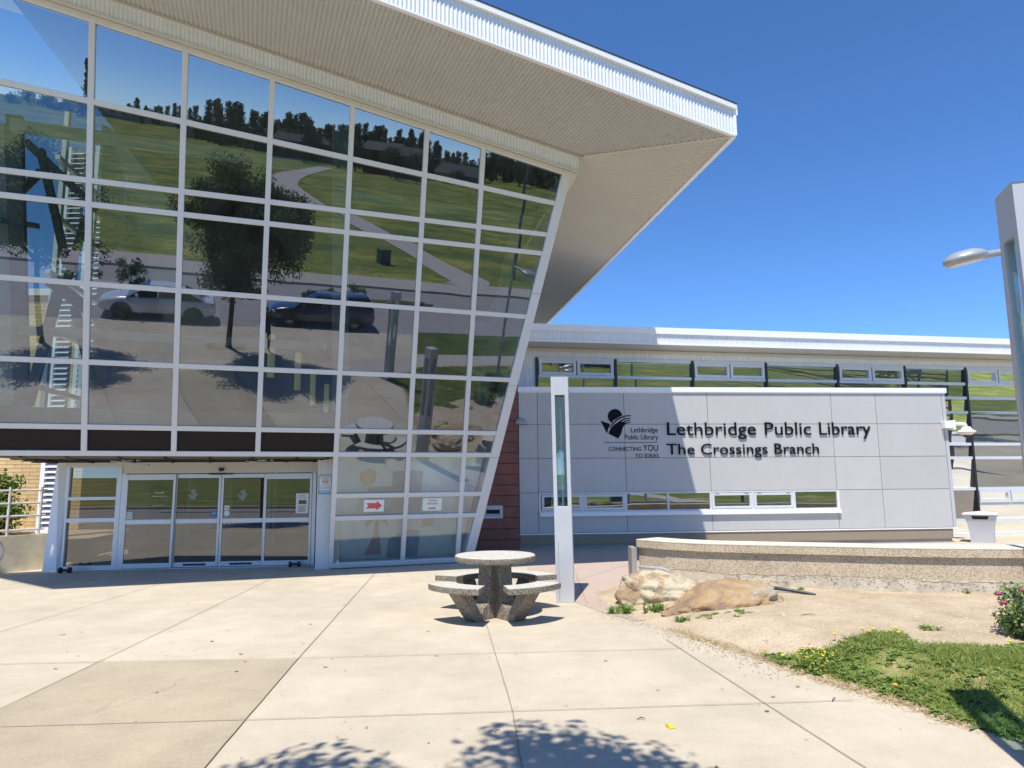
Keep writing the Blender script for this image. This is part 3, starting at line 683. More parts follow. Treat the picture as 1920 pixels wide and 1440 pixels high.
# vestibule
ve=MB(); q=[D(-5.0,0,-.2),D(.1,0,-.2),D(.1,0,-3.4),D(-5.0,0,-3.4)]
ve.quad(D(-5,0,-3.4),D(.2,0,-3.4),D(.2,2.3,-3.4),D(-5,2.3,-3.4)); ve.quad(D(.15,0,-.15),D(.15,0,-3.4),D(.15,2.3,-3.4),D(.15,2.3,-.15)); ve.quad(D(-5,2.2,-.15),D(.1,2.2,-.15),D(.1,2.2,-3.4),D(-5,2.2,-3.4))
ve.quad(D(-3.9,0,-1.6),D(-3.9,0,-3.4),D(-3.9,2.2,-3.4),D(-3.9,2.2,-1.6))
ve.build('vestibule_wall',M['indark'],entrance)
vf=MB(); vf.quad(D(-5,.008,-.14),D(.1,.008,-.14),D(.1,.008,-3.4),D(-5,.008,-3.4)); vf.build('vestibule_floor',mat('vestibule_mat',(.30,.21,.17),.9,var=.1),entrance)
vd=MB()
for a in (-3.4,-2.55,-2.45,-1.55,-1.42,-.55): D.box(vd,a,a+.07,0,2.1,-2.6,-2.54)
D.box(vd,-3.4,-.48,2.0,2.1,-2.6,-2.53); D.box(vd,-3.33,-.55,.03,.12,-2.59,-2.53)
vd.build('inner_door_frame',M['alu'],entrance)
# canopy underside above the doors
cu=MB(); g0,g1=G(UL,2.625,-.03),G(-3.84,2.625,-.03)
cu.add([g0,g1,D(.03,2.135,.0),D(-5.45,2.135,.0)],[(0,1,2,3)]); canopy=cu.build('canopy_soffit',M['cream'],lib)
tk=MB()
for f in (.14,.42,.66,.86):
    p0=g0*(1-f)+D(-5.45,2.135,0)*f; p1=g1*(1-f)+D(.03,2.135,0)*f; dd=unit(p1-p0)
    tk.bar(p0-V(0,0,.02),p1-V(0,0,.02),np.cross(dd,V(0,0,1)),.16,V(0,0,1),-.004,.016)
for f in (.08,.2,.34,.47,.6,.73,.87,.97):
    p0=g0*(1-f)+g1*f;p1=p0*.0+D(-5.45,2.135,0)*(1-f)+D(.03,2.135,0)*f; dd=unit(p1-p0); tk.bar(p0-V(0,0,.03),p0*.15+p1*.85-V(0,0,.03),np.cross(dd,V(0,0,1)),.05,V(0,0,1),-.01,.012)
tk.build('soffit_slot',M['dark'],canopy)
for p in ((-7.3,13.15,2.12),(-5.0,13.85,2.12)):
    m_=MB(); c=V(*p); m_.bar(c-V(.32,-.05,-.01),c+V(.38,.1,-.06),V(0,1,0),.05,V(0,0,1),-.02,.005); m_.bar(c-V(.06,0,0),c+V(.10,.02,0),V(0,1,0),.10,V(0,0,1),.0,.10); m_.bar(c+V(.18,.04,0),c+V(.22,.05,0),V(0,1,0),.06,V(0,0,1),.0,.10)
    m_.build('shutter_bracket',M['slot'],canopy)
# tapering white column at the left of the entrance, white jamb at its right
cm=MB(); dz=.0
cm.hexa([D(-5.18,0,.10),D(-4.93,0,.10),D(-4.86,0,-.06),D(-5.18,0,-.25),D(-5.06,2.24,.10),D(-5.045,2.24,.10),D(-4.86,2.24,-.06),D(-5.10,2.24,-.25)]); cm.build('tapered_column',mat('column_white',(.78,.80,.83),.4),lib)
JP=Fr((-3.6205,14.0322,0),7)
jm=MB(); JP.box(jm,-.30,.16,-.02,2.34,-.55,.0); jm.build('white_jamb',M['white'],lib,bevel=.004,seg=1)
bk=MB(); bk.bar(G(-3.9,.37,.0),G(ue(.37),.37,.0),G.s,.06,G.n,-.2,.02); bk.build('base_flashing',M['alu'],curtain)

# ---- grey sign wall
S=Fr((.16,17.47,0),5)
core=MB(); S.box(core,.02,11.40,.10,3.90,-.60,-.02); 
sign=core.build('sign_wall',M['joint'],lib)
pl=MB(); g=.006
cols=[0,.481,2.723,4.929,8.293,9.532,11.405]
def panel(a0,a1,z0,z1): S.box(pl,a0+g,a1-g,z0+g,z1-g,-.018,.0)
for i in range(6):
    a0,a1=cols[i],cols[i+1]
    panel(a0,a1,3.10,3.92); panel(a0,a1,2.24,3.10); panel(a0,a1,1.385,2.24)
    if i in(0,4,5): panel(a0,a1,.39,1.385)
for a0,a1 in ((.481,2.723),(2.723,4.929),(4.929,8.293)): panel(a0,a1,.39,.80)
pl.build('cladding_panel',M['panel'],sign,bevel=.002,seg=1)
ec=MB(); S.box(ec,11.409,11.50,.40,3.92,-.62,.003); ec.build('end_panel',M['panelside'],sign)
ca=MB(); S.box(ca,-.02,11.54,3.925,4.055,-.66,.045); S.box(ca,-.0,11.52,3.905,3.925,-.6,.02); ca.build('wall_cap',M['flash'],sign,bevel=.004,seg=1)
pb=MB(); S.box(pb,.0,11.38,-.02,.355,-.6,-.055); pb.build('plinth',M['plinth'],sign)
dr_=MB(); S.box(dr_,.0,11.5,.355,.385,-.5,.006); dr_.build('drip_flashing',M['flash'],sign)
sl=MB(); S.box(sl,.49,8.33,.80,.895,-.1,.085); S.box(sl,8.30,8.33,.895,1.38,-.1,.02); sl.build('window_sill',M['flash'],sign)
wx=[.53,1.60,2.705,3.79,4.905,6.015,7.125,8.29]; ops=[1,1,0,0,1,1,0]
wf=MB()
S.box(wf,.49,8.30,.895,.935,-.08,.012); S.box(wf,.49,8.30,1.345,1.382,-.08,.012)
for x in [.51]+wx[1:]: S.box(wf,x-.025,x+.025,.935,1.345,-.08,.010)
wfr=wf.build('window_band',M['alu'],sign)
for k in range(7):
    a0,a1=wx[k]+.03,wx[k+1]-.03
    if ops[k]:
        r=MB(); S.ring(r,a0,a1,.945,1.335,.06,-.03,.018)
        sash=r.build('sash',M['alu'],wfr); a0+=.06;a1-=.06;z0,z1=1.005,1.275
    else: z0,z1=.935,1.345
    p=MB(); S.quad(p,a0,a1,z0,z1,-.016); p.build('pane',M['glasswing'],wfr)
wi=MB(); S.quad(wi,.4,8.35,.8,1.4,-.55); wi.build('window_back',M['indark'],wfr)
# hoods on awning hinges
hg=MB()
for k in range(7):
    if ops[k]:
        for a in (wx[k]+.12,wx[k+1]-.22): S.box(hg,a,a+.10,1.325,1.34,.018,.03)
hg.build('hinge',M['slot'],wfr)
# brown boarding left of the sign wall
bb=MB(); z=-.02; 
while z<4.0:
    S.box(bb,-2.2,-.006,z+.006,z+.262,-.3,-.012); z+=.268
brown=bb.build('brown_boarding',M['brown'],lib,bevel=.003,seg=1)
bs=MB(); S.box(bs,-2.2,-.01,-.02,4.0,-.3,-.03); bs.build('boarding_joint',M['dark'],brown)
rs=MB(); S.ring(rs,-.90,-.415,.77,1.085,.075,-.01,.012); S.box(rs,-.825,-.49,.985,1.012,-.01,.011); ret=rs.build('return_slot',M['slot'],brown)
rd=MB(); S.quad(rd,-.83,-.49,.84,1.0,-.008); rd.build('slot_opening',M['dark'],ret)
rc=MB(); rc.quad(S(-.82,.78,.006),S(-.50,.78,.006),S(-.50,.885,.02),S(-.82,.885,.02)); rc.build('slot_chute',mat('chute',(.35,.48,.68),.4,metal=.3),ret)

# ---- low wing
WP=Cc+1.06*(V(12.8,19.5,0)-Cc); WP[2]=0
Wg=Fr(WP,10.3)
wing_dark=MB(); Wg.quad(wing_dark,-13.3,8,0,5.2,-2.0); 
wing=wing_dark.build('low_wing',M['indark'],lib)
wf=MB(); Wg.quad(wf,-13,8,.02,0,-0); 
fl2=MB(); fl2.quad(Wg(-13,.0,-2),Wg(8,.0,-2),Wg(8,.005,-.1),Wg(-13,.005,-.1)); fl2.build('wing_floor',M['infloor'],wing)
mx=[-13.12,-10.92,-8.676,-6.442,-4.19,-1.97,.10,2.35,4.6,6.9]
mm=MB()
for x in mx: Wg.box(mm,x-.035,x+.035,-.03,4.96,-.08,.062)
mm.build('black_mullion',M['black'],wing)
tb=MB(); zz=[4.93,4.456,4.03,3.597,2.65,2.244,1.339,.43]
for z in zz: 
    for i in range(9): Wg.box(tb,mx[i]+.045,mx[i+1]-.045,z-.04,z+.04,-.07,.055)
for i in range(9): Wg.box(tb,mx[i]+.045,mx[i+1]-.045,-.03,.06,-.07,.03)
Wg.box(tb,mx[6]+.045,mx[9],.85,.93,-.07,.02)
for x in (3.3,5.6): Wg.box(tb,x-.03,x+.03,.06,.39,-.07,.02)
tb.build('window_transom',M['alu'],wing)
zs=[-.0]+zz[::-1]
for i in range(9):
    for z0,z1 in zip(zs[:-1],zs[1:]):
        if mx[i+1]<-1.9 and z1<4: continue
        j=[random.gauss(0,.0035) for _ in range(3)]
        g_=MB(); a0,a1=mx[i],mx[i+1]
        tl=math.tan(R_(5.6))*(z1-z0)/2; g_.add([Wg(a0,z0,j[0]-.01-tl),Wg(a1,z0,j[1]-.01-tl),Wg(a1,z1,j[2]-.01+tl),Wg(a0,z1,j[0]+j[2]-j[1]-.01+tl)],[(0,1,2,3)]); g_.build('wing_pane',M['glasswing'],wing)
    rows=[]
    if i%2==0: rows.append((4.50,4.885))
    if i in (6,8): rows.append((.97,1.29))
    for (z0,z1) in rows:
        mid=(mx[i]+mx[i+1])/2
        r=MB(); Wg.ring(r,mx[i]+.06,mid-.02,z0,z1,.07,-.03,.07); Wg.ring(r,mid+.02,mx[i+1]-.06,z0,z1,.07,-.03,.07); r.build('window_sash',M['alu'],wing)
cwl=MB(); corr_poly(cwl,Wg(-14.6,0,.03),Wg.h,V(0,0,1),Wg.n,[(0,3.2),(1.42,3.2),(1.42,5.25),(0,5.25)],.075,.010)
corr_poly(cwl,Wg(-13.18,0,.03),Wg.h,V(0,0,1),Wg.n,[(0,4.985),(21,4.985),(21,5.25),(0,5.25)],.075,.010)
cwl.build('corrugated_wall',M['corr'],wing,smooth=True)
ct=MB(); Wg.box(ct,-14.6,8,5.13,5.21,-.02,.07); Wg.box(ct,-13.2,8,4.965,4.99,-.02,.05); ct.build('wall_trim',M['cream'],wing)
OV=.98
wr=MB(); corr_poly(wr,Wg(-15,5.235,0),Wg.h,Wg.n,V(0,0,1),[(0,-.1),(24,-.1),(24,OV),(0,OV)],.075,.008)
wroof=wr.build('wing_roof',M['soffit'],wing,smooth=True)
wfa=MB(); corr_poly(wfa,Wg(-15,5.225,OV),Wg.h,V(0,0,1),Wg.n,[(0,.0),(24,.0),(24,.27),(0,.27)],.068,.009); wfa.build('wing_fascia',M['corr'],wroof,smooth=True)
wfl=MB(); Wg.box(wfl,-15,9,5.49,5.66,-.3,OV+.05); Wg.box(wfl,-15,9,5.205,5.24,OV-.03,OV+.02); wfl.build('wing_flashing',M['flash'],wroof)

# ---- lettering
def text(name,body,fr,a0,a1,z0,z1,off,depth,m,parent,zref=None,align=None):
    cu=bpy.data.curves.new(name,'FONT'); cu.body=body; cu.extrude=.02; cu.resolution_u=3; cu.space_character=1.0
    ob=bpy.data.objects.new(name,cu); COL.objects.link(ob)
    dg=bpy.context.evaluated_depsgraph_get(); me=bpy.data.meshes.new_from_object(ob.evaluated_get(dg)); bpy.data.objects.remove(ob); bpy.data.curves.remove(cu)
    co_=np.array([v.co for v in me.vertices]); 
    ref=zref or body
    # cap height of the built-in font from reference string
    x0,x1=co_[:,0].min(),co_[:,0].max(); capy=.73 if not any(ch in body for ch in '') else .7
    y0,y1=0.0,capy
    zmin,zmax=co_[:,2].min(),co_[:,2].max()
    for v,c in zip(me.vertices,co_):
        a=a0+(c[0]-x0)/(x1-x0)*(a1-a0); z=z0+(c[1]-y0)/(y1-y0)*(z1-z0); o=off+(c[2]-zmin)/(zmax-zmin)*depth
        v.co=Vector(fr(a,z,o))
    me.materials.clear(); return link_mesh(name,me,m,parent)
ltr=thing('wall_lettering','raised black two line library name mounted on the grey sign wall','lettering',tuple(S(6.5,2.7,.05)))
for wd_,a0,a1 in (('Lethbridge',3.83,6.19),('Public',6.43,7.68),('Library',7.91,9.32)): text('word',wd_,S,a0,a1,2.815,3.165,.016,.022,M['letters'],ltr)
for wd_,a0,a1 in (('The',3.80,4.53),('Crossings',4.70,6.47),('Branch',6.66,7.86)): text('word',wd_,S,a0,a1,2.32,2.61,.016,.022,M['letters'],ltr)
lg=thing('wall_logo','flat black emblem of a dot over an open book left of the raised name','emblem',tuple(S(2.9,2.9,.01)))
k=MB()
def disc(mb,fr,a,z,r,o,n=40,dp=.006,clip=None):
    pts=[(a+r*math.cos(t),z+r*math.sin(t)) for t in np.linspace(0,2*math.pi,n+1)[:-1]]
    if clip: pts=[clip(p) for p in pts]
    mb.prism([fr(x,y,o) for x,y in pts],fr.n*dp)
def cutdot(p):
    # the rising page bites the lower right of the dot
    x,y=p; lim=3.18+(x-2.40)*.55
    return (x,max(y,lim)) if x>2.40 else p
disc(k,S,2.485,3.300,.190,.003,clip=cutdot); k.build('logo_dot',M['letters'],lg)
def poly2(mb,pts,o=.003,dp=.006): mb.prism([S(x,z,o) for x,z in pts],S.n*dp)
k=MB(); poly2(k,[(2.10,3.195),(2.20,3.155),(2.33,3.115),(2.345,3.07),(2.29,2.97),(2.265,2.86),(2.20,2.99)])
def arc(p0,p1,bul,n=14):
    p0=V(*p0);p1=V(*p1); c=[]
    for i in range(n+1):
        t=i/n; m_=p0+(p1-p0)*t; q=V(-(p1-p0)[1],(p1-p0)[0]); c.append(tuple(m_+q*bul*4*t*(1-t)))
    return c
body=arc((2.30,2.86),(2.62,3.17),.13)+[(2.75,3.14),(2.68,3.02)]+arc((2.66,2.98),(2.545,2.735),.08)
poly2(k,body)
k.build('logo_book',M['letters'],lg)
k=MB()
for i,(p0,p1) in enumerate((((2.34,3.02),(2.895,3.33)),((2.42,2.97),(2.885,3.27)),((2.48,2.92),(2.885,3.215)),((2.55,2.90),(2.885,3.16)))):
    up_=arc(p0,p1,.15); lo=arc((p0[0]+.012,p0[1]-.02),(p1[0],p1[1]-.018),.13); poly2(k,up_+lo[::-1],.0035,.007)
k.build('logo_stripe',M['letters'],lg)
text('logo_text','Lethbridge',S,2.885,3.588,2.888,3.022,.003,.006,M['letters'],lg)
text('logo_text','Public Library',S,2.72,3.588,2.708,2.842,.003,.006,M['letters'],lg)
k=MB(); S.box(k,2.185,3.58,2.628,2.640,.003,.008); k.build('logo_line',M['letters'],lg)
text('logo_text','CONNECTING',S,2.292,3.135,2.418,2.525,.003,.006,M['letters'],lg)
text('logo_text','YOU',S,3.185,3.58,2.415,2.58,.003,.006,M['letters'],lg)
text('logo_text','TO IDEAS',S,2.97,3.59,2.245,2.352,.003,.006,M['letters'],lg)

# ---- security camera, wall lamp
sc_=thing('security_camera','white dome security camera on a bracket at the right end of the grey sign wall','camera',tuple(S(11.5,3.05,0)))
k=MB(); S.box(k,11.32,11.56,2.97,3.16,.004,.16); S.box(k,11.535,11.60,2.93,3.18,-.03,.19); k.build('mounting_box',M['camw'],sc_,bevel=.01)
k=MB(); k.tube([S(11.6,3.09,.09),S(11.8,3.085,.09),S(11.93,3.075,.09),S(11.96,3.03,.09)],[.05,.048,.046,.04],12); k.build('arm',M['camw'],sc_,smooth=True)
k=MB(); k.lathe(S(11.95,2.82,.09),[(.225,.045),(.235,.055),(.20,.085),(.14,.115),(.12,.165),(.10,.19)],28); k.build('hood',M['camw'],sc_,smooth=True)
k=MB(); k.lathe(S(11.95,2.82,.09),[(.10,-.03),(.15,-.01),(.20,.03),(.215,.046)],28); k.build('housing',M['bintop'],sc_,smooth=True)
k=MB(); k.lathe(S(11.95,2.82,.09),[(.01,-.10),(.05,-.09),(.08,-.06),(.09,-.03)],20); k.build('dome',M['black'],sc_,smooth=True)
wl=thing('wall_lamp','half dome grey wall lamp where the brown boarding meets the grey panels','lamp',tuple(S(.06,3.1,0)))
k=MB(); c=S(.05,3.10,.0)
vs=[];fs=[]
for i in range(7):
    for j in range(13):
        th=math.pi*j/12; ph=(math.pi/2)*i/6
        vs.append(c+S.h*.16*math.cos(th)*math.cos(ph)+S.n*.14*math.sin(th)*math.cos(ph)+V(0,0,.17*math.sin(ph)))
for i in range(6):
    for j in range(12): fs.append((i*13+j,i*13+j+1,(i+1)*13+j+1,(i+1)*13+j))
k.add(vs,fs+[tuple(range(13))]); k.build('shade',M['lampgrey'],wl,smooth=True)

# ---- papers and signs on the building
def flat(fr,name,label,cat,a0,a1,z0,z1,o,m,dp=.003,rad=0):
    c=fr((a0+a1)/2,(z0+z1)/2,o); t=thing(name,label,cat,tuple(c))
    k=MB()
    if rad:
        pts=[]
        for cx,cz,s in ((a1-rad,z1-rad,0),(a0+rad,z1-rad,1),(a0+rad,z0+rad,2),(a1-rad,z0+rad,3)):
            for q in range(6): th=math.pi/2*(s+q/5); pts.append((cx+rad*math.cos(th),cz+rad*math.sin(th)))
        k.prism([fr(x,y,o) for x,y in pts],fr.n*dp)
    else: fr.box(k,a0,a1,z0,z1,o,o+dp)
    k.build('sheet' if not rad else 'plate',m,t); return t
Gm=Fr(GO,19.607,13.246)
def arrow(mb,fr,a0,a1,zc,hh,o,sh=.55):
    L=a1-a0; b=a1-hh*1.1
    mb.prism([fr(x,y,o) for x,y in ((a0,zc-hh*sh),(b,zc-hh*sh),(b,zc-hh),(a1,zc),(b,zc+hh),(b,zc+hh*sh),(a0,zc+hh*sh),(a0+hh*.5,zc))],fr.n*.002)
t=flat(G,'paper_sign','white paper with a large red arrow pointing right taped on the glass','sign',-3.285,-2.885,1.51,1.755,.008,M['paper'])
k=MB(); arrow(k,G,-3.245,-2.925,1.632,.10,.0115); k.build('red_arrow',M['red'],t)
t=flat(G,'paper_sign','white book return notice with a small red arrow taped on the glass','sign',-2.10,-1.70,1.505,1.765,.008,M['paper'])
text('notice_text','BOOK',G,-1.97,-1.80,1.70,1.735,.011,.002,M['ink'],t); text('notice_text','RETURN',G,-2.0,-1.78,1.635,1.67,.011,.002,M['ink'],t)
k=MB(); arrow(k,G,-1.98,-1.82,1.555,.025,.0115); k.build('red_arrow',M['red'],t)
J=Fr(JP(-.29,0,.004),7)
t=flat(J,'no_smoking_sign','rounded white and blue no smoking sign on the white jamb beside the doors','sign',.02,.275,1.46,1.84,.0,M['ink'],.006,.03)
k=MB(); J.box(k,.032,.263,1.535,1.828,.0065,.008); k.build('sign_face',M['paper'],t)
k=MB(); J.box(k,.032,.263,1.472,1.535,.0065,.008); k.build('blue_band',M['bluelight'],t)
text('sign_text','No Smoking',J,.05,.245,1.785,1.812,.0085,.001,M['ink'],t)
for i,s_ in enumerate(('Smoking and Tobacco','Products Prohibited','on Library Property')): text('sign_text',s_,J,.045,.25,1.612-.024*i,1.624-.024*i,.0085,.001,M['ink'],t)
k=MB(); c0=(.1475,1.71); R1,R0=.062,.053
for i in range(36):
    t0,t1_=2*math.pi*i/36,2*math.pi*(i+1)/36
    k.add([J(c0[0]+r*math.cos(q),c0[1]+r*math.sin(q),.0095) for r,q in ((R0,t0),(R1,t0),(R1,t1_),(R0,t1_))],[(0,1,2,3)])
k.bar(J(c0[0]-.038,c0[1]+.038,.0095),J(c0[0]+.038,c0[1]-.038,.0095),unit(J.h+V(0,0,1)),.009,J.n,0,.0006); k.build('prohibition_ring',M['red'],t)
k=MB(); J.box(k,.10,.195,1.697,1.710,.0085,.0092); k.bar(J(.16,1.72,.009),J(.185,1.745,.009),V(0,0,1),.01,J.n,0,.0004); k.build('cigarette',M['ink'],t)
t=flat(D,'paper_poster','pale door poster asking about muddy footwear with a picture of brown boots','poster',-.41,-.155,1.06,1.47,.035,M['paper'],.002)
text('poster_text','MUDDY',D,-.355,-.215,1.418,1.442,.0375,.001,M['ink'],t); text('poster_text','FOOTWEAR?',D,-.385,-.185,1.375,1.398,.0375,.001,M['ink'],t)
for s_ in (-.335,-.285+.025):
    k=MB(); c=s_; k.prism([D(x,y,.0375) for x,y in ((c-.01,1.335),(c+.05,1.335),(c+.055,1.29),(c+.07,1.27),(c+.06,1.25),(c-.02,1.25),(c-.025,1.28))],D.n*.001); k.build('boot_picture',mat('boot_brown',(.22,.12,.05),.8),t)
for i in range(6): k=MB(); D.box(k,-.37+.012*(i%2),-.20-.012*(i%3),1.205-.022*i,1.214-.022*i,.0375,.0385); k.build('text_row',M['ink'],t)
t=flat(D,'door_notice','small white no phones pictogram sticker low on the left door glass','sticker',-3.745,-3.615,.995,1.13,.012,M['paper'],.002)
k=MB()
for i in range(24):
    t0,t1_=2*math.pi*i/24,2*math.pi*(i+1)/24
    k.add([D(-3.68+r*math.cos(q),1.065+r*math.sin(q),.0145) for r,q in ((.042,t0),(.05,t0),(.05,t1_),(.042,t1_))],[(0,1,2,3)])
k.bar(D(-3.715,1.10,.0145),D(-3.645,1.03,.0145),V(0,0,1),.008,D.n,0,.001); k.build('pictogram',M['ink'],t)
t=thing('hours_decal','white opening hours lettering on the left sliding door glass','decal',tuple(D(-3.1,1.3,.012)))
text('heading','HOURS',D,-3.205,-3.025,1.495,1.532,.012,.001,M['paper'],t); text('branch_heading','CROSSINGS BRANCH',D,-3.265,-2.965,1.43,1.45,.012,.001,M['paper'],t)
for i,(l,r) in enumerate((('Mon - Thurs','9 am - 9 pm'),('Friday','9 am - 6 pm'),('Saturday','9 am - 5 pm'),('Sunday','1 - 5 pm'))):
    z=1.395-.028*i; text('hours_row',l,D,-3.30,-3.15,z,z+.016,.012,.001,M['decal'],t); text('hours_row',r,D,-3.08,-2.94,z,z+.016,.012,.001,M['decal'],t)
text('summer_heading','SUMMER HOURS',D,-3.24,-3.02,1.25,1.266,.012,.001,M['paper'],t)
def bookdecal(k_,a,z,sc,o,lab):
    t=thing('logo_decal',lab,'decal',tuple(D(a,z,o)))
    m_=MB(); disc(m_,D,a+.02*sc,z+.42*sc,.20*sc,o,24,.001); m_.prism([D(a+x*sc,z+y*sc,o) for x,y in ((-.42,.30),(-.2,.18),(.0,.20),(.2,.30),(.40,.28),(.22,.02),(.10,-.25),(-.22,-.12))],D.n*.001); m_.build('emblem',M['decal'],t)
bookdecal(1,-2.48,1.42,.26,-.045,'frosted book emblem on the left middle door')
bookdecal(2,-1.50,1.40,.26,-.045,'frosted book emblem on the right middle door')
t=flat(D,'sticker','small blue square sticker with a white letter on a middle door','sticker',-2.105,-2.0,1.02,1.13,-.046,M['blue'],.002); text('letter','W',D,-2.085,-2.02,1.055,1.105,-.043,.001,M['paper'],t)
t=flat(D,'sticker','small red and white rectangular sticker on the right middle door','sticker',-1.86,-1.755,1.15,1.235,-.046,M['paper'],.002); text('letter','PULL',D,-1.85,-1.765,1.175,1.215,-.043,.001,M['red'],t)
t=thing('sticker','round white speech bubble sticker on the right middle door','sticker',tuple(D(-1.80,1.08,-.046)))
k=MB(); disc(k,D,-1.80,1.08,.056,-.046,24,.002); k.prism([D(-1.84,1.05,-.046),D(-1.79,1.03,-.046),D(-1.835,1.00,-.046)],D.n*.002); k.build('bubble',M['paper'],t)
# door weights on the ground
for i,(a,lab) in enumerate(((-4.62,'black cast door stop on the paving before the left sidelight'),(-.34,'black cast door stop on the paving before the right sliding door'))):
    t=thing('door_stop',lab,'door stop',tuple(D(a,0,.35 if i==0 else .22)),'door stops at the entrance'); o_=.35 if i==0 else .22
    for q in (-.11,.06):
        k=MB(); k.lathe(D(a+q,.055,o_),[(.03,-.03),(.055,-.025),(.058,.0),(.055,.025),(.03,.03)],8,axis=D.h); k.build('weight',M['black'],t)
    k=MB(); k.tube([D(a-.11,.055,o_),D(a+.06,.055,o_)],.022,8); k.build('handle',M['black'],t)

# ------------------------------------------------------------------ left: brick building, louvres, wall, railing
bb_=thing('brick_building','buff brick building with louvred strips behind the entrance column','building',(-18,20,0))
k=MB(); k.box((-34,20.0,-.1),(-12.35,24,7.25)); k.build('brick_wall',M['brick'],bb_)
k=MB(); k.box((-34.2,19.9,7.25),(-12.2,24.2,7.45)); k.build('coping',M['flash'],bb_)
def louvre(x0,x1,y,z0,z1):
    fr_=MB(); fr_.box((x0-.10,y,z0),(x0,y+.12,z1)); fr_.box((x0-.1,y,z0-.12),(x1,y+.12,z0))
    lo=fr_.build('louvre',M['louver'],bb_)
    b=MB(); n=int((z1-z0)/.135)
    for i in range(n):
        z=z0+i*.135; b.hexa([(x0,y+.0,z),(x1,y+.0,z),(x1,y+.11,z+.07),(x0,y+.11,z+.07),(x0,y+.0,z+.018),(x1,y+.0,z+.018),(x1,y+.11,z+.088),(x0,y+.11,z+.088)])
    b.build('slat',M['louver'],lo)
    d_=MB(); d_.box((x0,y+.115,z0),(x1,y+.13,z1)); d_.build('louvre_back',mat('louvre_shade',(.16,.17,.24),.8),lo)
louvre(-11.42,-11.08,17.0,.62,10.4)
louvre(-10.82,-10.50,17.0,3.2,8.6)
cw_=MB()
cw_.prism([(-11.36,11.7,-.02),(-9.48,14.45,-.02),(-9.48,14.45,.70),(-11.36,11.7,.70)],(-.22,.14,0)); cw_=cw_.build('concrete_wall',M['oldconc']); tag(cw_,'low stained concrete wall under the white railing left of the entrance','wall')
k=MB(); k.prism([(-11.6,11.9,-.02),(-9.72,14.62,-.02),(-10.6,19.98,-.02),(-30,19.98,-.02),(-30,12.5,-.02)],(0,0,.44)); tag(k.build('raised_bed',M['dirt']),kind='structure')
rl=thing('metal_railing','worn white tube railing of four rails standing on the concrete wall','railing',(-9.93,14,.7))
def ry(t): return V(-9.55+(t-14.45)*.69,t+.04,0)
for y in (11.9,13.84,14.30):
    k=MB(); k.tube([ry(y)+V(0,0,.69),ry(y)+V(0,0,1.65)],.026,10); k.build('post',M['rail'],rl,smooth=True)
for z in (.80,1.075,1.325,1.58):
    k=MB(); k.tube([ry(11.6)+V(0,0,z),ry(13.2)+V(0,0,z),ry(14.38)+V(0,0,z+.005)],.022,10); k.build('rail',M['rail'],rl,smooth=True)
bk_=thing('bike_rack','grey hoop bike rack at the foot of the concrete wall','bike rack',(-9.3,12.6,0))
k=MB(); c=V(-9.98,13.30,.42); k.tube([c+V(.30*math.cos(t)*.6,.30*math.cos(t),.30*math.sin(t)) for t in np.linspace(0,2*math.pi,30)],.022,8,False); k.build('hoop',M['galv'],bk_,smooth=True)
k=MB(); k.tube([c+V(0,0,-.30),V(-9.98,13.30,0)],.025,8); k.build('stem',M['galv'],bk_,smooth=True)

# ------------------------------------------------------------------ foliage
def leafcloud(centres,per,spread,size,up_=.3,flat=1.0):
    "quads scattered round clump centres; returns verts, faces"
    n=len(centres)*per; c=np.repeat(np.asarray(centres,float),per,0)
    g_=rng.normal(size=(n,3)); g_/=np.linalg.norm(g_,axis=1,keepdims=True); r=rng.random((n,1))**.45
    if hasattr(spread,'__len__'): sp=np.repeat(np.asarray(spread,float),per)[:,None]
    else: sp=spread
    p=c+g_*r*sp*np.array([1,1,flat])
    nrm=g_+rng.normal(size=(n,3))*.7+np.array([0,0,up_]); nrm/=np.linalg.norm(nrm,axis=1,keepdims=True)
    a=np.cross(nrm,rng.normal(size=(n,3))); a/=np.linalg.norm(a,axis=1,keepdims=True); b=np.cross(nrm,a)
    s=size*rng.uniform(.6,1.3,(n,1))
    v=np.stack([p-a*s*.5,p+b*s*.32+nrm*s*.06,p+a*s*.5,p-b*s*.32+nrm*s*.06],1).reshape(-1,3)
    f=np.arange(n*4).reshape(n,4)
    return v,f
def crownpts(c,rad,n,shell=.55):
    out=[];
    while len(out)<n:
        q=rng.normal(size=3); q/=np.linalg.norm(q); r=shell+(1-shell)*rng.random(); 
        out.append(np.array(c)+q*np.array(rad)*r)
    return out
def outofview(v,f):
    "drops leaves that would hang before the entrance or brush the photographer"
    c=v.reshape(-1,4,3).mean(1)-np.array([0,0,1.7]); hd=np.hypot(c[:,0],c[:,1]); el=np.degrees(np.arctan2(c[:,2],np.maximum(c[:,1],.01)))
    ok=~((c[:,1]>-.15)&(el<44))&(np.linalg.norm(c,axis=1)>1.3)
    v=v.reshape(-1,4,3)[ok].reshape(-1,3); return v,np.arange(len(v)).reshape(-1,4)
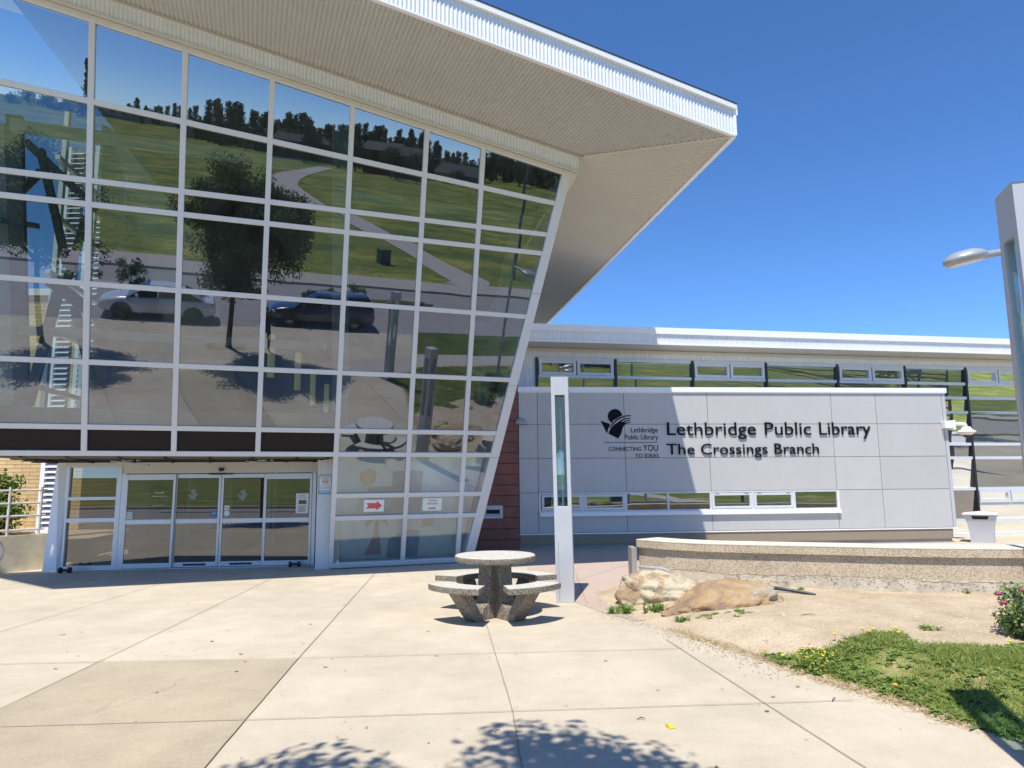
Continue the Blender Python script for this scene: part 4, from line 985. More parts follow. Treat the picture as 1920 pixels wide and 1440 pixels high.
def tree(name,label,cat,base,crown,rad,H,nclump,per,spread,size,lm,tr=.12,group=None,limbs=9):
    t=thing(name,label,cat,base,group); b=V(*base); c=V(*crown)
    k=MB(); z1=c[2]-rad[2]*.75
    k.tube([b-V(0,0,.05),b+V(0,0,.25),b+(V(c[0],c[1],0)-V(b[0],b[1],0))*.25+V(0,0,z1*.8),V(*(b[:2]*.7+c[:2]*.3),c[2]-rad[2]*.2),V(*(b[:2]*.5+c[:2]*.5),c[2]+rad[2]*.45)],[tr*1.35,tr,tr*.8,tr*.5,tr*.12],10)
    lobes=crownpts(c,np.array(rad)*.72,17,.75); pts=[]
    while len(pts)<nclump:
        lc_=lobes[int(rng.integers(len(lobes)))]; q_=rng.normal(size=3); q_/=np.linalg.norm(q_); pts.append(lc_+q_*np.array(rad)*.36*rng.random()**.4)
    pts += [c+rng.normal(size=3)*np.array(rad)*.3 for _ in range(nclump//5)]
    for i in range(limbs):
        e=pts[i] if pts[i][1]<.2 else V(pts[i][0],-pts[i][1],pts[i][2]); s=b*.0+V(*(b[:2]*.6+c[:2]*.4),z1*.85+random.random()*rad[2]*.8); m_=(s+e)/2+V(0,0,-.15)+rng.normal(size=3)*.1
        k.tube([s,m_,e],[tr*.4,tr*.25,tr*.08],6)
    k.build('trunk',M['bark'],t,smooth=True)
    v,f=outofview(*leafcloud(pts,per,spread,size)); raw('crown',v,f,lm,t); return t
def shrub(name,label,cat,base,rad,nclump,per,spread,size,lm,group=None):
    t=thing(name,label,cat,base,group); c=V(*base)+V(0,0,rad[2]*.85)
    pts=[p for p in crownpts(c,rad,nclump,.4) if p[2]>base[2]]
    k=MB()
    for p in pts[::3]: k.tube([V(*base),(V(*base)+p)/2+V(0,0,.05),p],[.012,.008,.004],5)
    k.build('stem',M['bark'],t)
    v,f=leafcloud(pts,per,spread,size); raw('foliage',v,f,lm,t); return t
shrub('leafy_bush','bright green bush by the buff brick wall behind the railing','bush',(-13.75,18.3,.4),(1.0,.7,.95),60,90,.32,.10,M['leaf2'])
tree('shade_tree','full leafy shade tree in a paving square beside the photographer, seen mirrored in the glass','tree',(-1.07,-1.27,0),(-1.1,.35,4.85),(2.1,2.8,2.45),7,230,230,.50,.105,M['leaf'],.10)
tree('shade_tree','second shade tree farther along the parking lane, seen at the left in the glass','tree',(-6.9,-2.7,0),(-7.0,-2.1,4.7),(2.2,2.3,2.3),7,150,190,.50,.11,M['leaf'],.10)
tree('shade_tree','leafy tree off to the right, mirrored dark in the wing windows','tree',(25,11.5,0),(25,11.5,4.6),(2.6,2.6,2.6),7,110,130,.5,.14,M['leaf'],.12)
tree('shade_tree','second leafy tree far to the right, mirrored in the end window of the wing','tree',(33,3.5,0),(33,3.5,5.2),(3.0,3.0,3.0),7,110,130,.6,.16,M['leaf'],.14)
sheet('tree_pit',[(-1.75,-1.95),(-.4,-1.6),(-.55,-.85),(-1.9,-1.2)],.010,M['dirt'])
for i,(x,y,h,r) in enumerate(((-2.5,-12.1,1.3,.8),(-4.6,-12.7,.8,.9),(2.6,-10.2,.7,.7),(5.5,-9.3,.55,.7),(6.3,-9.0,.8,.6),(7.4,-8.7,.9,.8))):
    shrub('median_shrub',['tall round shrub on the median behind the white car','low spreading shrub on the median at the left end','low round shrub on the median right of the tree trunk','small shrub on the median behind the blue car hood','pale shrub on the median above the blue car roof','wide pale shrub on the median behind the blue car tail'][i],'shrub',(x,y,0),(r,r*.8,h*.5),26,60,.22,.12,M['leaf2'],'shrubs on the median')
shrub('bed_bush','dark round bush on the far side of the planting bed, seen in the glass','bush',(6.2,5.9,.12),(.55,.5,.35),24,80,.2,.07,M['leaf'])
# spirea with pink flowers at the right edge
sp=shrub('spirea_bush','flowering bush with pink flower heads at the right edge of the dirt','bush',(5.02,6.86,gz(5.02,6.86)),(.40,.36,.24),46,80,.13,.05,M['leafspi'])
for i in range(6):
    a=random.uniform(2.2,4.6);r=random.uniform(.25,.45); p=V(5.02+r*math.cos(a),6.86+r*.8*math.sin(a),gz(4.9,6.8)+random.uniform(.22,.52))
    k=MB(); k.lathe(p,[(.008,-.015),(.03,-.004),(.034,.004),(.02,.012)],9); k.build('flower_head',M['pinkf'],sp)

# ------------------------------------------------------------------ retaining wall
FRONT=[(1.95,11.22),(2.30,10.80),(2.85,10.40),(3.5,10.15),(4.19,9.93),(5.05,9.62),(5.8,9.42),(6.54,9.30),(8,9.2),(10,9.35),(12,9.9),(14,10.9)]
def offs(pts,d):
    pts=[V(*p) for p in pts];out=[]
    for i,p in enumerate(pts):
        t=unit(pts[min(i+1,len(pts)-1)]-pts[max(i-1,0)]); out.append(p+V(-t[1],t[0])*d)
    return out
def wallstrip(mb,d0,d1,z0,z1):
    a=offs(FRONT,d0);b=offs(FRONT,d1); n=len(a); vs=[];fs=[]
    for i in range(n): vs += [(*a[i],z0),(*a[i],z1),(*b[i],z1),(*b[i],z0)]
    for i in range(n-1):
        for j in range(4): fs.append((4*i+j,4*i+(j+1)%4,4*i+4+(j+1)%4,4*i+4+j))
    fs += [(0,1,2,3),tuple(4*(n-1)+j for j in (3,2,1,0))]; mb.add(vs,fs)
rw=thing('retaining_wall','curved exposed aggregate retaining wall with a smooth cap and a long crack','wall',(4,10,0))
k=MB(); wallstrip(k,.055,.50,.33,.634); k.build('wall_body',M['pebble'],rw)
k=MB(); wallstrip(k,.048,.50,-.1,.332); k.build('wall_footing',mat('footing',(.52,.46,.36),.92,var=.2,vscale=5,bump=.5,bscale=26),rw)
k=MB(); wallstrip(k,.0,.52,.636,.738); k.build('cap_band',M['pebble'],rw)
k=MB(); wallstrip(k,-.004,.53,.738,.760); k.build('cap_top',M['capt'],rw,bevel=.006)
k=MB(); cr=offs(FRONT,.050); pts=[]
for i in range(len(cr)-1):
    for q in range(26): 
        t=q/26; p=cr[i]*(1-t)+cr[i+1]*t; pts.append(p)
zc=.34; zlist=[]
for i,p in enumerate(pts): zc+=random.gauss(0,.006); zc+=(.325-zc)*.06; zlist.append(zc)
nrmw=[unit(V(pts[min(i+1,len(pts)-1)][1]-pts[max(i-1,0)][1],-(pts[min(i+1,len(pts)-1)][0]-pts[max(i-1,0)][0]))) for i in range(len(pts))]
for i in range(len(pts)-1):
    w_=random.uniform(.004,.012)
    a=pts[i]+nrmw[i]*.0035;b=pts[i+1]+nrmw[i+1]*.0035
    k.add([(*a,zlist[i]-w_/2),(*b,zlist[i+1]-w_/2),(*b,zlist[i+1]+w_/2),(*a,zlist[i]+w_/2)],[(0,1,2,3)])
for i in range(220):
    j=random.randrange(60,len(pts)-60); z=.18+.14*random.random()**.6; a=pts[j]+nrmw[j]*.0075; t=unit(pts[j+1]-pts[j]); L_=random.uniform(.008,.04); dz=random.uniform(-.015,.015)
    k.add([(*(a),z),(*(a+t*L_),z+dz),(*(a+t*L_),z+dz+.006),(*a,z+.007)],[(0,1,2,3)])
k.build('crack',M['joint'],rw)
k=MB(); p=V(1.93,11.2,0); k.box((1.86,11.16,0),(1.94,11.5,.63)); k.build('end_post',M['plinth'],rw)
k=MB(); k.tube([(1.94,11.0,.36),(2.25,10.72,.36),(2.34,10.66,.33),(2.34,10.64,.18)],.026,8); tag(k.build('metal_pipe',M['galv'],None,smooth=True),'short bent grey pipe at the left end of the retaining wall','pipe')

# ------------------------------------------------------------------ boulders
def boulder(name,label,ctr,rad,rotz,m,seed,tilt=0,sub=5,prof=None):
    bm=bmesh.new(); bmesh.ops.create_icosphere(bm,subdivisions=sub,radius=1); r=np.random.default_rng(seed)
    ph=r.uniform(0,6.28,(8,)); fr_=r.normal(size=(8,3))*1.6
    planes=[(unit(r.normal(size=3)),r.uniform(.72,.92)) for _ in range(9)]
    for v in bm.verts:
        p=np.array(v.co); 
        for nn,dd in planes:
            e=p@nn-dd
            if e>0: p=p-nn*e*.8
        s=1+sum(.035*math.sin(fr_[i]@p*1.7+ph[i]) for i in range(8))*.6; pn=Vector(p); s+=.13*(mnoise.fractal(pn*2.1+Vector((seed,0,0)),.9,2.1,7)) - .09*abs(mnoise.fractal(pn*3.3+Vector((0,seed,0)),.8,2.2,7))
        p=p*s
        if prof: p=prof(p)
        v.co=Vector(p*np.array(rad))
    mt=Matrix.Rotation(rotz,4,'Z')@Matrix.Rotation(tilt,4,'Y'); bm.transform(mt); me=bpy.data.meshes.new(name); bm.to_mesh(me); bm.free()
    for p in me.polygons: p.use_smooth=True
    o=link_mesh(name,me,m); o.location=ctr; tag(o,label,'boulder'); return o
boulder('boulder','pale rounded sandstone boulder at the plaza edge, left of the rusty one',(2.02,9.78,.16),(.70,.48,.28),-.10,M['rock1'],5)
def slopeprof(p):
    return p*np.array([1,1,1.0-.42*np.clip(-p[0],-.3,1)])
boulder('boulder','rusty orange flat boulder lying in front of the retaining wall',(2.62,9.12,.11),(.82,.55,.30),.28,M['rock2'],11,-.10,prof=slopeprof)

# ------------------------------------------------------------------ grass and weeds
def blades(n,poly,hmin,hmax,wd,dens=None):
    P=[]
    xs_=[p[0] for p in poly];ys_=[p[1] for p in poly]
    while len(P)<n:
        x=rng.uniform(min(xs_),max(xs_),n);y=rng.uniform(min(ys_),max(ys_),n)
        ok=inside(x,y,poly)
        if dens is not None: ok&=rng.random(n)<dens(x,y)
        P += list(zip(x[ok],y[ok]))
    P=np.array(P[:n]); z=bedz(P[:,0],P[:,1])
    a=rng.uniform(0,2*math.pi,n); h=rng.uniform(hmin,hmax,n)*(1+.35*np.sin(P[:,0]*3.1+P[:,1]*2.3)); lean=rng.uniform(.5,1.7,n)*h; la=rng.uniform(0,2*math.pi,n)
    wx,wy=np.cos(a)*wd,np.sin(a)*wd
    b0=np.stack([P[:,0]-wx,P[:,1]-wy,z-.005],1);b1=np.stack([P[:,0]+wx,P[:,1]+wy,z-.005],1)
    m0=np.stack([P[:,0]-wx*.8+np.cos(la)*lean*.35,P[:,1]-wy*.8+np.sin(la)*lean*.35,z+h*.6],1);m1=m0+np.stack([wx*1.6,wy*1.6,0*z],1)
    t=np.stack([P[:,0]+np.cos(la)*lean,P[:,1]+np.sin(la)*lean,z+h],1)
    v=np.stack([b0,b1,m1,m0,t],1).reshape(-1,3); i=np.arange(n)[:,None]*5
    f=[tuple(q) for q in (i+np.array([[0,1,2,3]])).tolist()]+[tuple(q) for q in (i+np.array([[3,2,4]])).tolist()]
    return v,f
def bare(x,y):
    s=np.sin(x*3.1+1)*np.sin(y*3.7+.5)+.6*np.sin(x*6.3-y*5.1)+.4*np.sin(x*11.3+y*9.1)
    d=segd(x,y,GR,True)
    return np.clip(1-np.clip(s-.35,0,1)*1.3,0.10,1)*np.clip(d/.10,.3,1)
GV=[(x if x<6.6 else 6.6,y) for x,y in GR]
v,f=blades(52000,GV,.015,.055,.0032,bare)
o=raw('grass',v,f,M['blade']); tag(o,'short green grass with broad leaved weeds on the raised bed','grass',kind='stuff')
vv=[];ff=[]
for i in range(800):
    t=random.random(); j=random.randrange(1,9); p=V(*EDGE[j])*(1-t)+V(*EDGE[j+1])*t; q=abs(random.gauss(0,.16)); x,y=p[0]-q*.8+random.gauss(0,.03),p[1]-q*.5+random.gauss(0,.03); r=random.uniform(.004,.013); z=max(gz(x,y),0)+.010; b=len(vv)
    vv+=[(x-r,y,z),(x,y-r*.8,z),(x+r,y+r*.2,z+.003),(x,y+r,z+.002)]; ff.append((b,b+1,b+2,b+3))
for i in range(1500):
    x=random.uniform(1.5,8);y=random.uniform(6.2,10.2); 
    if bedd(np.array([x]),np.array([y]))[0]<.05 or inside(np.array([x]),np.array([y]),GR)[0]: continue
    r=random.uniform(.004,.012)*random.choice((1,1,1,1.8)); z=gz(x,y); b=len(vv); vv+=[(x-r,y-r*.5,z),(x+r,y-r*.7,z),(x+r*.8,y+r,z),(x-r*.9,y+r*.8,z),(x,y,z+r*.9)]; ff+=[(b,b+1,b+4),(b+1,b+2,b+4),(b+2,b+3,b+4),(b+3,b,b+4)]
o=raw('loose_soil',vv,ff,M['clod']); tag(o,'loose crumbs of dry soil and small stones on the dirt and paving edge','soil',kind='stuff')
# broad leaved rosettes inside the lawn and along its edge
def rosette(c,n,L,wd,tilt):
    v=[];f=[]
    for i in range(n):
        a=random.uniform(0,6.283); l=L*random.uniform(.6,1.2); e=random.uniform(tilt*.5,tilt*1.4); d_=V(math.cos(a)*math.cos(e),math.sin(a)*math.cos(e),math.sin(e)); s=V(-math.sin(a),math.cos(a),0); u=np.cross(s,d_)
        b=len(v); w_=wd*random.uniform(.7,1.2); p=V(*c)
        v += [p-s*w_*.2,p+s*w_*.2,p+d_*l*.55+s*w_-V(0,0,.0),p+d_*l*.55-s*w_,p+d_*l-V(0,0,l*.22)]
        f += [(b,b+1,b+2,b+3),(b+3,b+2,b+4)]
    return v,f
vv=[];ff=[]
cnt=0
while cnt<1700:
    x=random.uniform(2.3,8.5);y=random.uniform(3.2,7.3); 
    if not inside(np.array([x]),np.array([y]),GR)[0]: continue
    d=segd(np.array([x]),np.array([y]),GR,True)[0]
    if random.random()>(.95 if d<.35 else .40): continue
    v,f=rosette((x,y,gz(x,y)),random.randint(6,12),random.uniform(.05,.11),random.uniform(.008,.018),.42); b=len(vv); vv+=v; ff+=[tuple(i+b for i in q) for q in f]; cnt+=1
o=raw('ground_cover',vv,ff,M['weed']); tag(o,'broad leaved weeds spread through the grass','weeds',kind='stuff')
# straw along the paving edge
vv=[];ff=[]
for i in range(1500):
    t=random.uniform(0,1); j=random.randrange(5,13); p=V(*EDGE[j])*(1-t)+V(*EDGE[j+1])*t; x,y=p+rng.normal(size=2)*.05+V(.05,.04)
    a=random.uniform(0,6.28);l=random.uniform(.02,.07); z=max(gz(x,y),0)+.006; b=len(vv); dx,dy=math.cos(a)*l,math.sin(a)*l; nx_,ny_=-math.sin(a)*.0018,math.cos(a)*.0018
    vv+=[(x-nx_,y-ny_,z),(x+nx_,y+ny_,z),(x+dx+nx_,y+dy+ny_,z+.008),(x+dx-nx_,y+dy-ny_,z+.008)]; ff.append((b,b+1,b+2,b+3))
o=raw('dry_straw',vv,ff,M['straw']); tag(o,'dry yellow straw along the edge of the paving','straw',kind='stuff')
# dandelions
dp=[(2.61,6.51),(3.07,6.90),(3.39,7.0),(3.43,6.95),(3.57,7.16),(3.78,7.12),(3.69,7.06),(3.66,6.85),(4.47,6.5),(2.97,5.67),(2.82,6.58),(2.74,6.42),(2.36,6.80),(2.45,6.60)]
def dandelion(p,m):
    t=thing('dandelion','yellow dandelion flower standing in the grass','dandelion',p,'dandelions in the grass'); h=random.uniform(.05,.09)
    k=MB(); k.tube([V(*p),V(*p)+V(.004,0,h*.5),V(*p)+V(.0,.006,h)],.0022,5); k.build('stalk',M['weed'],t)
    k=MB(); k.lathe(V(*p)+V(0,.006,h),[(.004,-.006),(.017,.0),(.019,.006),(.010,.011)],10); k.build('flower',m,t)
for i,(x,y) in enumerate(dp): dandelion((x,y,gz(x,y)),M['yellow'] if i%3 else M['orange'])
# mustard-like plant with many small yellow flowers
t=thing('yellow_flowered_weed','low weed covered in small yellow flowers at the edge of the grass','weed',(2.62,6.36,gz(2.62,6.36)))
pts=[V(2.64+np.clip(rng.normal(),-1.6,1.6)*.10,6.38+np.clip(rng.normal(),-1.6,1.6)*.09,gz(2.64,6.38)+random.uniform(.03,.13)) for _ in range(46)]
v,f=leafcloud(pts,12,.05,.028); raw('foliage',v,f,M['weed'],t)
k=MB()
for p in pts:
    for q in range(2): c=p+rng.normal(size=3)*.02+V(0,0,.03); k.lathe(c,[(.002,-.003),(.008,0),(.003,.003)],5)
tag(k.build('flowers',M['yellow'],t),kind='stuff')
def weed(label,x,y,n,L,wd,tilt,spread=.05,z=None):
    t=thing('weed',label,'weed',(x,y,gz(x,y))); vv=[];ff=[]
    for i in range(n):
        xx,yy=x+rng.normal()*spread,y+rng.normal()*spread*.7; v,f=rosette((xx,yy,max(gz(xx,yy),0)),7,L,wd,tilt); b=len(vv); vv+=v; ff+=[tuple(i_+b for i_ in q) for q in f]
    raw('leaves',vv,ff,M['weed'],t)
weed('bushy green weed under the left end of the pale boulder',1.40,9.18,26,.13,.010,1.0,.11)
weed('green weed between the two boulders at the paving edge',1.80,9.0,16,.13,.010,1.1,.07)
weed('small feathery weed before the rusty boulder, nearest the paving',1.95,8.42,9,.09,.008,.9,.05)
weed('flat dark weed right of the small feathery weed',2.32,8.40,8,.07,.010,.4,.07)
weed('flat weed on the dirt below the right end of the rusty boulder',2.62,8.30,9,.07,.010,.4,.08)
weed('lone leafy weed on the open dirt behind the grass',4.22,7.32,7,.10,.012,.5,.04)
weed('tiny weed at the foot of the retaining wall by the hose',3.95,9.85,4,.06,.008,.8,.02)
weed('tiny weed at the foot of the retaining wall near the right end',5.95,9.38,4,.07,.008,.8,.02)
weed('yellowing tuft in the gap behind the rusty boulder',2.62,9.85,6,.16,.006,1.3,.04)
hz=gz(3.75,9.8)
k=MB(); k.tube([(3.25,9.50,gz(3.25,9.5)+.10),(3.42,9.62,hz+.07),(3.62,9.62,hz+.045),(3.8,9.52,hz+.025),(3.98,9.42,hz+.0)],[.024,.024,.024,.022,.018],10); tag(k.build('black_hose',M['rubber'],None,smooth=True),'short black hose end sticking out right of the rusty boulder','hose')
k=MB(); k.add([(1.055,5.05,.03),(1.10,5.06,.012),(1.09,5.11,.006),(1.05,5.10,.016),(1.06,5.03,.004),(1.105,5.04,.004),(1.045,5.095,.004)],[(0,1,2,3),(4,5,1,0),(6,3,0,4),(5,2,1)]); tag(k.build('candy_wrapper',M['yellow']),'crumpled yellow wrapper lying on the paving','wrapper')
for i,(x,y,l,a,lab) in enumerate(((.90,5.22,.06,.2,'small dry leaf on the paving left of the yellow wrapper'),(2.46,5.62,.10,.9,'thin dark twig on the paving near the grass edge'),(3.3,8.05,.16,.1,'thin brown twig lying on the dirt'),(-.12,5.0,.05,.8,'short twig in the shadow of the tree on the paving'))):
    k=MB(); z=max(gz(x,y),0)+.008; k.tube([(x-math.cos(a)*l/2,y-math.sin(a)*l/2,z),(x,y,z+.01),(x+math.cos(a)*l/2,y+math.sin(a)*l/2,z)],[.003,.004,.002],5); tag(k.build('twig',M['bark']),lab,'twig')

# ------------------------------------------------------------------ picnic table
tc=V(-.235,9.12,0)
pt=thing('picnic_table','round exposed aggregate concrete picnic table with four curved seats','table',tuple(tc))
k=MB(); k.lathe(tc,[(.48,.675),(.515,.685),(.522,.70),(.522,.742),(.512,.752)],64); k.build('tabletop_edge',M['tablemat'],pt,smooth=True)
k=MB(); k.lathe(tc,[(.511,.7515),(.505,.757),(.02,.757)],64); k.build('tabletop',M['tabletop'],pt,smooth=True)
def radial(az): a=R_(az); return V(math.cos(a),math.sin(a),0),V(-math.sin(a),math.cos(a),0)
for az in (-52,-128,128,52):
    r,tn=radial(az)
    P=lambda rr,z,s:tc+r*rr+tn*s+V(0,0,z)
    prof=[(.055,0),(.47,0),(.54,.10),(.86,.375),(.56,.375),(.36,.17),(.30,.15),(.27,.20),(.235,.675),(.055,.675)]
    k=MB(); hw=.10; n=len(prof)
    # split into convex quads so the notch stays open
    quads=[((.055,0),(.235,0),(.235,.675),(.055,.675)),((.235,0),(.40,0),(.30,.16),(.235,.40)),((.30,0.0),(.50,0),(.84,.385),(.58,.385))]
    k.prism([P(a,b,-hw) for a,b in [(.05,0),(.27,0),(.25,.18),(.205,.675),(.05,.675)]],tn*2*hw)
    k.prism([P(a,b,-hw+.004) for a,b in [(.265,0.001),(.42,.001),(.345,.15),(.30,.165),(.246,.20)]],tn*2*(hw-.004))
    k.prism([P(a,b,-hw) for a,b in [(.33,.0),(.47,.0),(.79,.385),(.595,.385)]],tn*2*hw)
    k.build('pedestal_leg',M['tablemat'],pt,bevel=.006,seg=1)
    s0=MB(); vs=[];fs=[];nseg=14; half=R_(27)
    ri,ro,z0,z1=.57,.90,.385,.452
    for i in range(nseg+1):
        a=R_(az)-half+2*half*i/nseg; dd=V(math.cos(a),math.sin(a),0)
        vs += [tc+dd*ri+V(0,0,z0),tc+dd*ro+V(0,0,z0),tc+dd*ro+V(0,0,z1),tc+dd*ri+V(0,0,z1)]
    for i in range(nseg):
        for j in range(4): fs.append((4*i+j,4*i+4+j,4*i+4+(j+1)%4,4*i+(j+1)%4))
    fs += [(0,1,2,3),tuple(4*nseg+j for j in (3,2,1,0))]; s0.add(vs,fs)
    st=s0.build('seat',M['tablemat'],pt,bevel=.006,seg=2)
    s1=MB(); vs=[];fs=[]
    for i in range(nseg+1):
        a=R_(az)-half*.985+2*half*.985*i/nseg; dd=V(math.cos(a),math.sin(a),0); vs += [tc+dd*(ri+.008)+V(0,0,z1+.002),tc+dd*(ro-.008)+V(0,0,z1+.002)]
    for i in range(nseg): fs.append((2*i,2*i+1,2*i+3,2*i+2))
    s1.add(vs,fs); s1.build('seat_top',M['tabletop'],st)

# ------------------------------------------------------------------ light pylons
def pylon(label,base,top_z,az,wd=.25,lean=0):
    t=thing('light_pylon',label,'light column',base); F=Fr(base,az); h=top_z-base[2]; hw=wd/2
    b=V(*base)
    f=lambda a,z,o:b+F.h*(a+lean*z)+F.n*o+V(0,0,z)
    def bx(mb,a0,a1,z0,z1,o0,o1):
        mb.hexa([f(a0,z0,o0),f(a1,z0,o0),f(a1,z0,o1),f(a0,z0,o1),f(a0,z1,o0),f(a1,z1,o0),f(a1,z1,o1),f(a0,z1,o1)])
    g0,g1=h*.41,h*.905; sw=.052
    k=MB(); bx(k,-hw,hw,0,g0,-hw,hw); k.build('shaft',M['pylon'],t,bevel=.004,seg=1)
    k=MB(); bx(k,-hw,hw,g1,h-.03,-hw,hw); k.add([f(-hw-.006,h-.03,-hw-.006),f(hw+.006,h-.03,-hw-.006),f(hw+.006,h-.03,hw+.006),f(-hw-.006,h-.03,hw+.006),f(0,h-.008,0)],[(0,1,4),(1,2,4),(2,3,4),(3,0,4),(3,2,1,0)]); k.build('cap',M['pylon'],t)
    for sx in (-1,1):
        for sy in (-1,1):
            k=MB(); x0,x1=sorted((sx*hw,sx*(hw-sw)));y0,y1=sorted((sy*hw,sy*(hw-sw))); bx(k,x0,x1,g0,g1,y0,y1); k.build('corner_post',M['pylon'],t)
    k=MB()
    for sx,sy in ((0,1),(0,-1),(1,0),(-1,0)):
        if sx==0: o=sy*(hw-.015); k.quad(f(-hw+sw,g0,o),f(hw-sw,g0,o),f(hw-sw,g1,o),f(-hw+sw,g1,o))
        else: a=sx*(hw-.015); k.quad(f(a,g0,-hw+sw),f(a,g0,hw-sw),f(a,g1,hw-sw),f(a,g1,-hw+sw))
    k.build('glass_panel',M['glassclear'],t)
    k=MB(); k.tube([f(.015,g1-.02,0),f(.015,g1-.19,0)],.045,14); lamp=k.build('lamp',M['tube'],t,smooth=True)
    k=MB()
    for i in range(6): k.lathe(f(.015,g1-.03-.028*i,0),[(.045,-.004),(.058,0),(.045,.004)],14)
    k.build('lamp_fin',M['galv'],lamp)
    k=MB(); bx(k,-.012,.012,g0,g1-.2,-.012,.012); k.build('reflector_rod',M['tube'],t)
    # access door line
    k=MB(); bx(k,-hw+.045,-hw+.050,.02,g0*.62,hw+.0005,hw+.002); k.build('access_seam',M['joint'],t)
    return t
pylon('slim square grey light column with a tall glazed slot, right of the picnic table',(.735,10.13,0),3.235,-7,.25,-.0095)
pylon('nearest square grey light column, cut off by the right edge of the photo',(3.0,3.78,.03),3.365,-17,.26,-.006)

# ------------------------------------------------------------------ street lamps
def streetlamp(label,base,zt,dirv,Lh=.62):
    t=thing('street_lamp',label,'street lamp',base); b=V(*base); dv=unit(V(*dirv))
    k=MB(); k.tube([b,b+V(0,0,zt*.5),b+V(0,0,zt)],[.06,.055,.045],12); k.build('pole',M['lampgrey'],t,smooth=True)
    tp=b+V(0,0,zt-.10)
    k=MB(); k.tube([tp+dv*.02,tp+dv*.25-V(0,0,.05),tp+dv*.42-V(0,0,.09)],[.045,.05,.06],10); k.build('arm',M['lampgrey'],t,smooth=True)
    c=tp+dv*(.38+Lh/2)-V(0,0,.15); side=np.cross(dv,V(0,0,1)); ax=unit(dv-V(0,0,.22)); upx=unit(np.cross(side,ax)); upx=upx if upx[2]>0 else -upx
    def el(mb,prof,n=28):
        vs=[];fs=[]
        for r,z in prof:
            for j in range(n): q=2*math.pi*j/n; vs.append(c+ax*(Lh/2)*r*math.cos(q)+side*(Lh*.42)*r*math.sin(q)+upx*z)
        for i in range(len(prof)-1):
            for j in range(n): fs.append((i*n+j,i*n+(j+1)%n,(i+1)*n+(j+1)%n,(i+1)*n+j))
        fs += [tuple(range(n-1,-1,-1)),tuple(range((len(prof)-1)*n,len(prof)*n))]; mb.add(vs,fs)
    k=MB(); el(k,[(.80,-.055),(.88,-.045),(.97,-.015),(1.0,.01),(.97,.035),(.8,.075),(.5,.11),(.15,.12)]); hd=k.build('lamp_head',M['lampgrey'],t,smooth=True)
    k=MB(); el(k,[(.70,-.060),(.76,-.057),(.78,-.05)]); k.build('lens',M['lens'],hd)
    return t
streetlamp('grey street lamp with an oval head behind the light column at the right edge',(6.67,9.02,0),4.80,(-1,-.25,0),.58)
streetlamp('grey street lamp with an oval head by the side walkway, seen in the glass',(7.6,4.4,0),4.55,(.4,1,0),.70)
t=thing('tall_lamp_pole','tall dark lamp pole across the road, seen at the right of the glass','lamp pole',(23.9,-15.8,0))
k=MB(); k.tube([(23.9,-15.8,-.1),(23.9,-15.8,5),(23.9,-15.8,10.5)],[.13,.11,.08],10); k.build('pole',M['steel'],t,smooth=True)
k=MB(); k.tube([(23.9,-15.8,10.4),(22.6,-14.9,10.8)],.05,8); k.build('arm',M['steel'],t)

# ------------------------------------------------------------------ bin
bx=V(12.25,18.45,0)
t=thing('litter_bin','light grey flared litter bin with a peaked lid by the right windows','bin',tuple(bx))
def sqring(c,hw,z,rot): a=R_(rot); return [c+V(math.cos(a)*x-math.sin(a)*y,math.sin(a)*x+math.cos(a)*y,z) for x,y in ((-hw,-hw),(hw,-hw),(hw,hw),(-hw,hw))]
k=MB(); prof=[(.255,0),(.258,.15),(.27,.32),(.295,.48),(.335,.62),(.375,.72)]; rings=[sqring(bx,h_,z,-37) for h_,z in prof]
vs=[p for r in rings for p in r];fs=[(3,2,1,0)]
for i in range(len(prof)-1):
    for j in range(4): fs.append((4*i+j,4*i+(j+1)%4,4*i+4+(j+1)%4,4*i+4+j))
k.add(vs,fs); body=k.build('bin_body',M['bin'],t,smooth=True)
k=MB(); r0=sqring(bx,.39,.72,-37);r1=sqring(bx,.385,.745,-37); k.hexa(r0+r1); k.add(r1+[bx+V(0,0,.80)],[(0,1,4),(1,2,4),(2,3,4),(3,0,4)]); k.build('bin_lid',M['bintop'],t)
a=R_(-37); fx=V(math.cos(a),math.sin(a),0); fy=V(math.sin(a),-math.cos(a),0)
for (u,nn,nm) in ((fy*0+fx,fy,'opening'),):
    k=MB(); k.prism([bx+u*x+nn*(.283+.10*(z-.42)/.2*.5+.055)+V(0,0,z) for x,z in ((-.19,.685),(.19,.685),(.16,.59),(-.16,.59))],nn*.02); 
# right-hand visible face carries the slot
k=MB(); nn=V(math.cos(R_(-37)),math.sin(R_(-37)),0); u=V(-nn[1],nn[0],0); nn2=-u; u2=nn
for n_,u_ in ((V(math.sin(a)*1,-math.cos(a),0),fx),):
    k.add([bx+u_*x+n_*(o)+V(0,0,z) for x,z,o in ((-.16,.60,.334),(.16,.60,.334),(.19,.685,.366),(-.19,.685,.366))],[(0,1,2,3)])
k.build('slot_opening',M['dark'],t)

